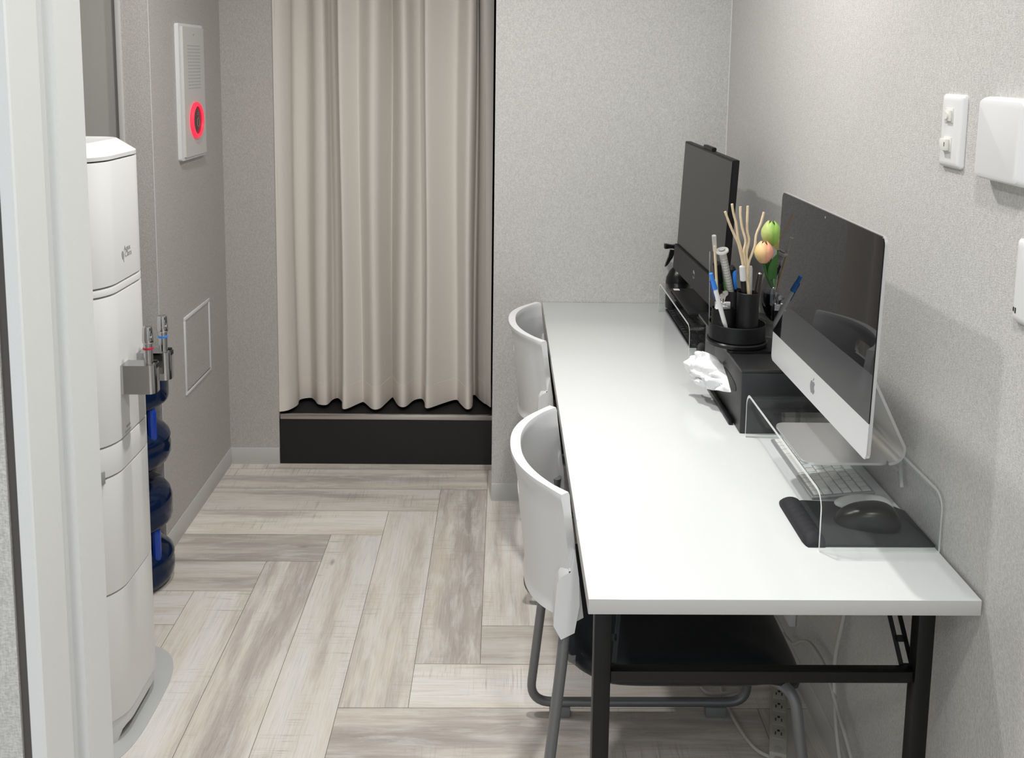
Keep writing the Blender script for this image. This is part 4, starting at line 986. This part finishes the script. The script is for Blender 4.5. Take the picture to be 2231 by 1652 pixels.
# ================================================================== KEYBOARDS, MICE, PAD
def keyboard(name, x0, x1, y0, y1, z, tilt, rows, keymat, bodymat, label, body_h=0.005, spaces=True):
    t = thing(name, label, 'keyboard', ((x0 + x1) / 2, (y0 + y1) / 2, z))
    def H(x, y, h): return Vector((x, y, z + 0.0005 + (x - x0) * tilt + h))
    def kb(xa, xb, ya, yb, h0, h1, bev):
        b = MB(); vs = [H(x, y, h) for h in (h0, h1) for x, y in ((xa, ya), (xb, ya), (xb, yb), (xa, yb))]
        b.faces(vs, [[3, 2, 1, 0], [4, 5, 6, 7], [0, 1, 5, 4], [1, 2, 6, 5], [2, 3, 7, 6], [3, 0, 4, 7]])
        if bev: bmesh.ops.bevel(b.bm, geom=b.bm.edges[:], offset=bev, segments=1, affect='EDGES')
        return b
    part('base', kb(x0, x1, y0, y1, 0, body_h, 0.0012), bodymat, t)
    m_ = 0.005; nr = len(rows); rd = (x1 - x0 - 2 * m_) / nr
    for r, row in enumerate(rows):
        tot = sum(row); y = y1 - m_; uy = (y1 - y0 - 2 * m_) / tot
        for wk in row:
            part('key', kb(x0 + m_ + r * rd + 0.0012, x0 + m_ + (r + 1) * rd - 0.0012, y - wk * uy + 0.0012, y - 0.0012, body_h, body_h + 0.002, 0.0005), keymat, t)
            y -= wk * uy
    return t
keyboard('keyboard', 0.447, 0.566, 0.335, 0.612, DZ, 0.09, [[1, 1, 1, 1.25, 5, 1.25, 1, 1, 1, 1], [2.3] + [1] * 10 + [2.3], [1.8] + [1] * 11 + [1.8], [1.5] + [1] * 12 + [1.1], [1] * 13 + [1.6], [1.04] * 14], 'key', 'alu_key', 'thin silver keyboard with white keys under the near acrylic riser')
keyboard('keyboard', 0.402, 0.530, 1.290, 1.705, DZ, 0.06, [[1.3, 1.3, 1.3, 6, 1.3, 1.3, 1.3, 3, 2], [2.3] + [1] * 10 + [2.3, 3, 2], [1.8] + [1] * 11 + [1.8, 2, 1, 1], [1.5] + [1] * 12 + [1.1, 2, 1, 1], [1] * 13 + [2, 2, 1, 1], [1.2] * 16], 'key_black', 'black', 'black keyboard lying under the far acrylic riser')

def mouse(cx, cy, z, L_, W2, Hh, ang, mats, name, label, wheel=True):
    t = thing(name, label, 'mouse', (cx, cy, z)); R = Matrix.Rotation(ang, 3, 'Z')
    def shp(s0, s1, lift=0.0, sc=1.0, mbb=None):
        b = mbb or MB(); nu, nv = 24, 14; vv = []
        for i in range(nu):
            a = 2 * PI * i / nu; c, s = math.cos(a), math.sin(a)
            for j in range(nv + 1):
                q = j / nv * PI / 2
                px = math.copysign(abs(c) ** 0.8, c) * L_ / 2 * math.cos(q) ** 0.55; py = math.copysign(abs(s) ** 0.8, s) * W2 / 2 * math.cos(q) ** 0.5 * (1 - 0.12 * math.sin(px / L_ * 3))
                pz = Hh * math.sin(q) * (1 - 0.25 * (px / (L_ / 2)) - 0.25 * (px / (L_ / 2)) ** 2 * 0.6)
                vv.append(Vector((cx, cy, z + 0.001)) + R @ Vector((px * sc, py * sc, pz * sc)))
        n = nv + 1; f = [[i * n + j, ((i + 1) % nu) * n + j, ((i + 1) % nu) * n + j + 1, i * n + j + 1] for i in range(nu) for j in range(nv)] + [[i * n for i in range(nu)][::-1]]
        b.faces(vv, f); return b
    part('shell', shp(0, 1), mats[0], t, sharp=70)
    if wheel:
        b = MB(); c = Vector((cx, cy, z)) + R @ Vector((L_ * 0.27, 0, Hh * 0.56)); b.lathe([(0.006, -0.003), (0.0075, -0.002), (0.0075, 0.002), (0.006, 0.003)], c, 18, axis=R @ Vector((0, 1, 0))); part('scroll_wheel', b, mats[1], t)
        b = MB(); pp = [Vector((cx, cy, z)) + R @ Vector((L_ * u, 0, 0.0015 + Hh * math.sqrt(max(0, 1 - (2 * u) ** 2)) ** 0.9 * (1 - 0.5 * u - 0.6 * u * u))) for u in (0.12, 0.2, 0.30, 0.40)]; b.tube(pp, 0.0006, 6); part('button_split', b, mats[1], t)
    return t
b = MB(); pts = [(0.412, 0.160), (0.604 - 0.004, 0.160), (0.6, 0.285), (0.585, 0.305), (0.52, 0.318), (0.425, 0.325), (0.412, 0.322)]
mp_ = thing('mouse_pad', 'charcoal mouse pad with a dimpled navy-black wrist rest under the near riser', 'mouse pad', (0.49, 0.24, DZ))
b.prism([(x, y, DZ + 0.0003) for x, y in pts], (0, 0, 0.004)); part('mat', b, 'pad', mp_)
b = MB(); vv = []; nu, nv = 34, 14
for i in range(nu + 1):
    y = 0.158 + 0.168 * i / nu; e = min(1, math.sin(PI * i / nu) * 3) ** 0.5
    for j in range(nv + 1):
        a = PI * j / nv; dm = 0.0022 * (abs(math.sin((y) * 190)) * (1 if 3 < j < 11 else 0.2)) * (1 if 4 < i < nu - 10 else 0)
        vv.append((0.3985 - 0.0195 * math.cos(a) * (0.75 + 0.25 * e), y, DZ + 0.0004 + (0.019 - dm) * math.sin(a) ** 0.8 * max(0.2, e)))
f = [[i * (nv + 1) + j, (i + 1) * (nv + 1) + j, (i + 1) * (nv + 1) + j + 1, i * (nv + 1) + j + 1] for i in range(nu) for j in range(nv)] + [[j for j in range(nv + 1)], [nu * (nv + 1) + j for j in range(nv, -1, -1)]]
f += [[i * (nv + 1) for i in range(nu, -1, -1)] + [i * (nv + 1) + nv for i in range(nu + 1)]]
b.faces(vv, f); bmesh.ops.recalc_face_normals(b.bm, faces=b.bm.faces[:]); part('wrist_rest', b, 'gel', mp_, 'padded dimpled wrist rest', sharp=60)
mouse(0.512, 0.234, DZ + 0.0043, 0.112, 0.064, 0.036, math.radians(168), ('black', 'black_soft'), 'computer_mouse', 'black computer mouse on the mouse pad under the near riser')
mouse(0.532, 0.303, DZ + 0.0043, 0.105, 0.050, 0.016, math.radians(172), ('plastic', 'plastic'), 'computer_mouse', 'low white computer mouse just behind the black mouse', wheel=False)
mouse(0.445, 1.235, DZ, 0.105, 0.062, 0.034, math.radians(100), ('black', 'black_soft'), 'computer_mouse', 'black computer mouse beside the far end of the tissue box')

# ================================================================== SPRAY BOTTLE
sb = thing('spray_bottle', 'black trigger spray bottle behind the far acrylic riser', 'spray bottle', (0.462, 1.742, DZ))
b = MB(); b.lathe([(0.036, DZ + 0.0003), (0.040, DZ + 0.004), (0.041, DZ + 0.09), (0.039, DZ + 0.105), (0.028, DZ + 0.128), (0.014, DZ + 0.142), (0.012, DZ + 0.150), (0.010, DZ + 0.152)], (0.448, 1.742, 0), 32); part('body', b, 'black', sb, sharp=60)
b = MB(); b.lathe([(0.014, DZ + 0.148), (0.015, DZ + 0.150), (0.015, DZ + 0.168), (0.012, DZ + 0.172)], (0.452, 1.742, 0), 24); part('collar', b, 'black_soft', sb)
b = MB(); b.prism([(x, 1.733, z) for x, z in ((0.405, 0.912), (0.424, 0.913), (0.45, 0.905), (0.485, 0.907), (0.490, 0.914), (0.486, 0.925), (0.45, 0.926), (0.424, 0.924), (0.405, 0.927))], (0, 0.018, 0)); b.box((0.398, 1.732, 0.911), (0.410, 1.752, 0.927), 0.002); b.prism([(x, 1.733, z) for x, z in ((0.432, 0.910), (0.478, 0.908), (0.470, 0.880), (0.452, 0.880))], (0, 0.018, 0)); part('spray_head', b, 'black', sb)
b = MB(); b.prism([(x, 1.736, z) for x, z in ((0.418, 0.908), (0.436, 0.906), (0.426, 0.880), (0.410, 0.856), (0.402, 0.850), (0.405, 0.862), (0.413, 0.884))], (0, 0.012, 0)); part('trigger', b, 'black', sb)

# ================================================================== POWER STRIP AND CABLES
ps = thing('power_strip', 'cream four-way power strip lying on the floor under the desk', 'power strip', (0.51, 0.665, 0))
p0_, p1_ = Vector((0.478, 0.548, 0)), Vector((0.553, 0.80, 0)); e = (p1_ - p0_).normalized(); sd = Vector((e.y, -e.x, 0))
RM = Matrix((sd, e, Vector((0, 0, 1)))).transposed()
mid = (p0_ + p1_) / 2; Lh = (p1_ - p0_).length / 2
b = MB(); b.box(mid + Vector((-0.019, -Lh, 0)), mid + Vector((0.019, Lh, 0.026)), 0.003, rot=RM); part('body', b, 'strip', ps)
for k in range(4):
    c = p0_ + e * (0.062 + k * 0.047); b = MB()
    b.box(c + Vector((-0.014, -0.017, 0.0255)), c + Vector((0.014, 0.017, 0.0268)), 0.0005, rot=RM); so = part('socket', b, 'strip', ps)
    b = MB()
    for dx in (-0.0065, 0.0065):
        cc = c + sd * dx + Vector((0, 0, 0.0270)); b.box(cc + Vector((-0.0012, -0.005, -0.0003)), cc + Vector((0.0012, 0.005, 0.0003)), rot=RM)
    cc = c + e * 0.010 + Vector((0, 0, 0.0270)); b.lathe([(0.0032, -0.0003), (0.0032, 0.0003)], cc, 12); part('slots', b, 'slot', so)
b = MB(); cc = p0_ + e * 0.012 + Vector((0, 0, 0.0262)); b.lathe([(0.006, 0), (0.009, 0.0005), (0.009, 0.001), (0.006, 0.0014)], cc, 20); b.box(p0_ + Vector((-0.008, -0.010, 0)), p0_ + Vector((0.008, 0.004, 0.018)), 0.003, rot=RM); part('hanging_eye', b, 'strip', ps)
def cable(name, pts, r, label):
    b = MB(); b.tube(smooth_path(pts, 8), r, 10); return solo(name, b, 'cable', label, 'cable', sharp=80)
cable('power_cable', [(0.470, 0.552, 0.010), (0.44, 0.585, 0.006), (0.42, 0.65, 0.006), (0.408, 0.745, 0.006), (0.41, 0.80, 0.006), (0.43, 0.90, 0.006), (0.47, 1.0, 0.006)], 0.0042, 'white cord of the power strip curving across the floor to the chair foot')
cable('floor_cable', [(0.352, 0.87, 0.006), (0.358, 0.81, 0.006), (0.375, 0.775, 0.006), (0.42, 0.765, 0.014), (0.46, 0.80, 0.006), (0.50, 0.88, 0.006)], 0.0042, 'loop of grey cable on the floor behind the far sled of the near chair')
cable('wall_cable', [(0.590, 0.50, 0.68), (0.592, 0.50, 0.45), (0.590, 0.515, 0.36), (0.586, 0.535, 0.25), (0.586, 0.515, 0.14), (0.586, 0.478, 0.07), (0.585, 0.42, 0.006)], 0.0045, 'white cable hanging straight down the right wall from the desk')
cable('wall_cable', [(0.580, 0.87, 0.10), (0.578, 0.79, 0.125), (0.578, 0.72, 0.178), (0.580, 0.66, 0.205), (0.582, 0.575, 0.205), (0.582, 0.50, 0.17), (0.583, 0.44, 0.14), (0.583, 0.38, 0.10), (0.583, 0.30, 0.01)], 0.0042, 'white cable arching along the right wall near the floor behind the desk')
cable('white_cable', [(0.575, 0.325, 0.86), (0.594, 0.318, 0.84), (0.5970, 0.31, 0.80), (0.5965, 0.295, 0.755), (0.592, 0.27, 0.722), (0.570, 0.25, 0.7205), (0.560, 0.255, 0.7205)][:4] , 0.0038, 'white power cord dropping behind the silver computer to the desk')

# ================================================================== CEILING DOWNLIGHTS
def downlight(x, y, r, lbl):
    t = thing('downlight', lbl, 'ceiling light', (x, y, CEIL), 'recessed ceiling downlights')
    b = MB(); b.lathe([(r + 0.02, 0), (r + 0.02, -0.004), (r + 0.003, -0.007), (r, -0.004), (r, 0)], (x, y, CEIL), 32, cap=False); part('trim_ring', b, 'plastic_flat', t)
    b = MB(); b.lathe([(r, -0.002), (0.001, -0.002)], (x, y, CEIL), 32, cap=False); part('diffuser', b, 'lit', t)
downlight(-0.03, 0.72, 0.05, 'round ceiling downlight above the desk')
downlight(-0.68, 0.72, 0.05, 'round ceiling downlight above the water dispenser')
downlight(0.10, -0.75, 0.06, 'round ceiling downlight just outside the doorway')
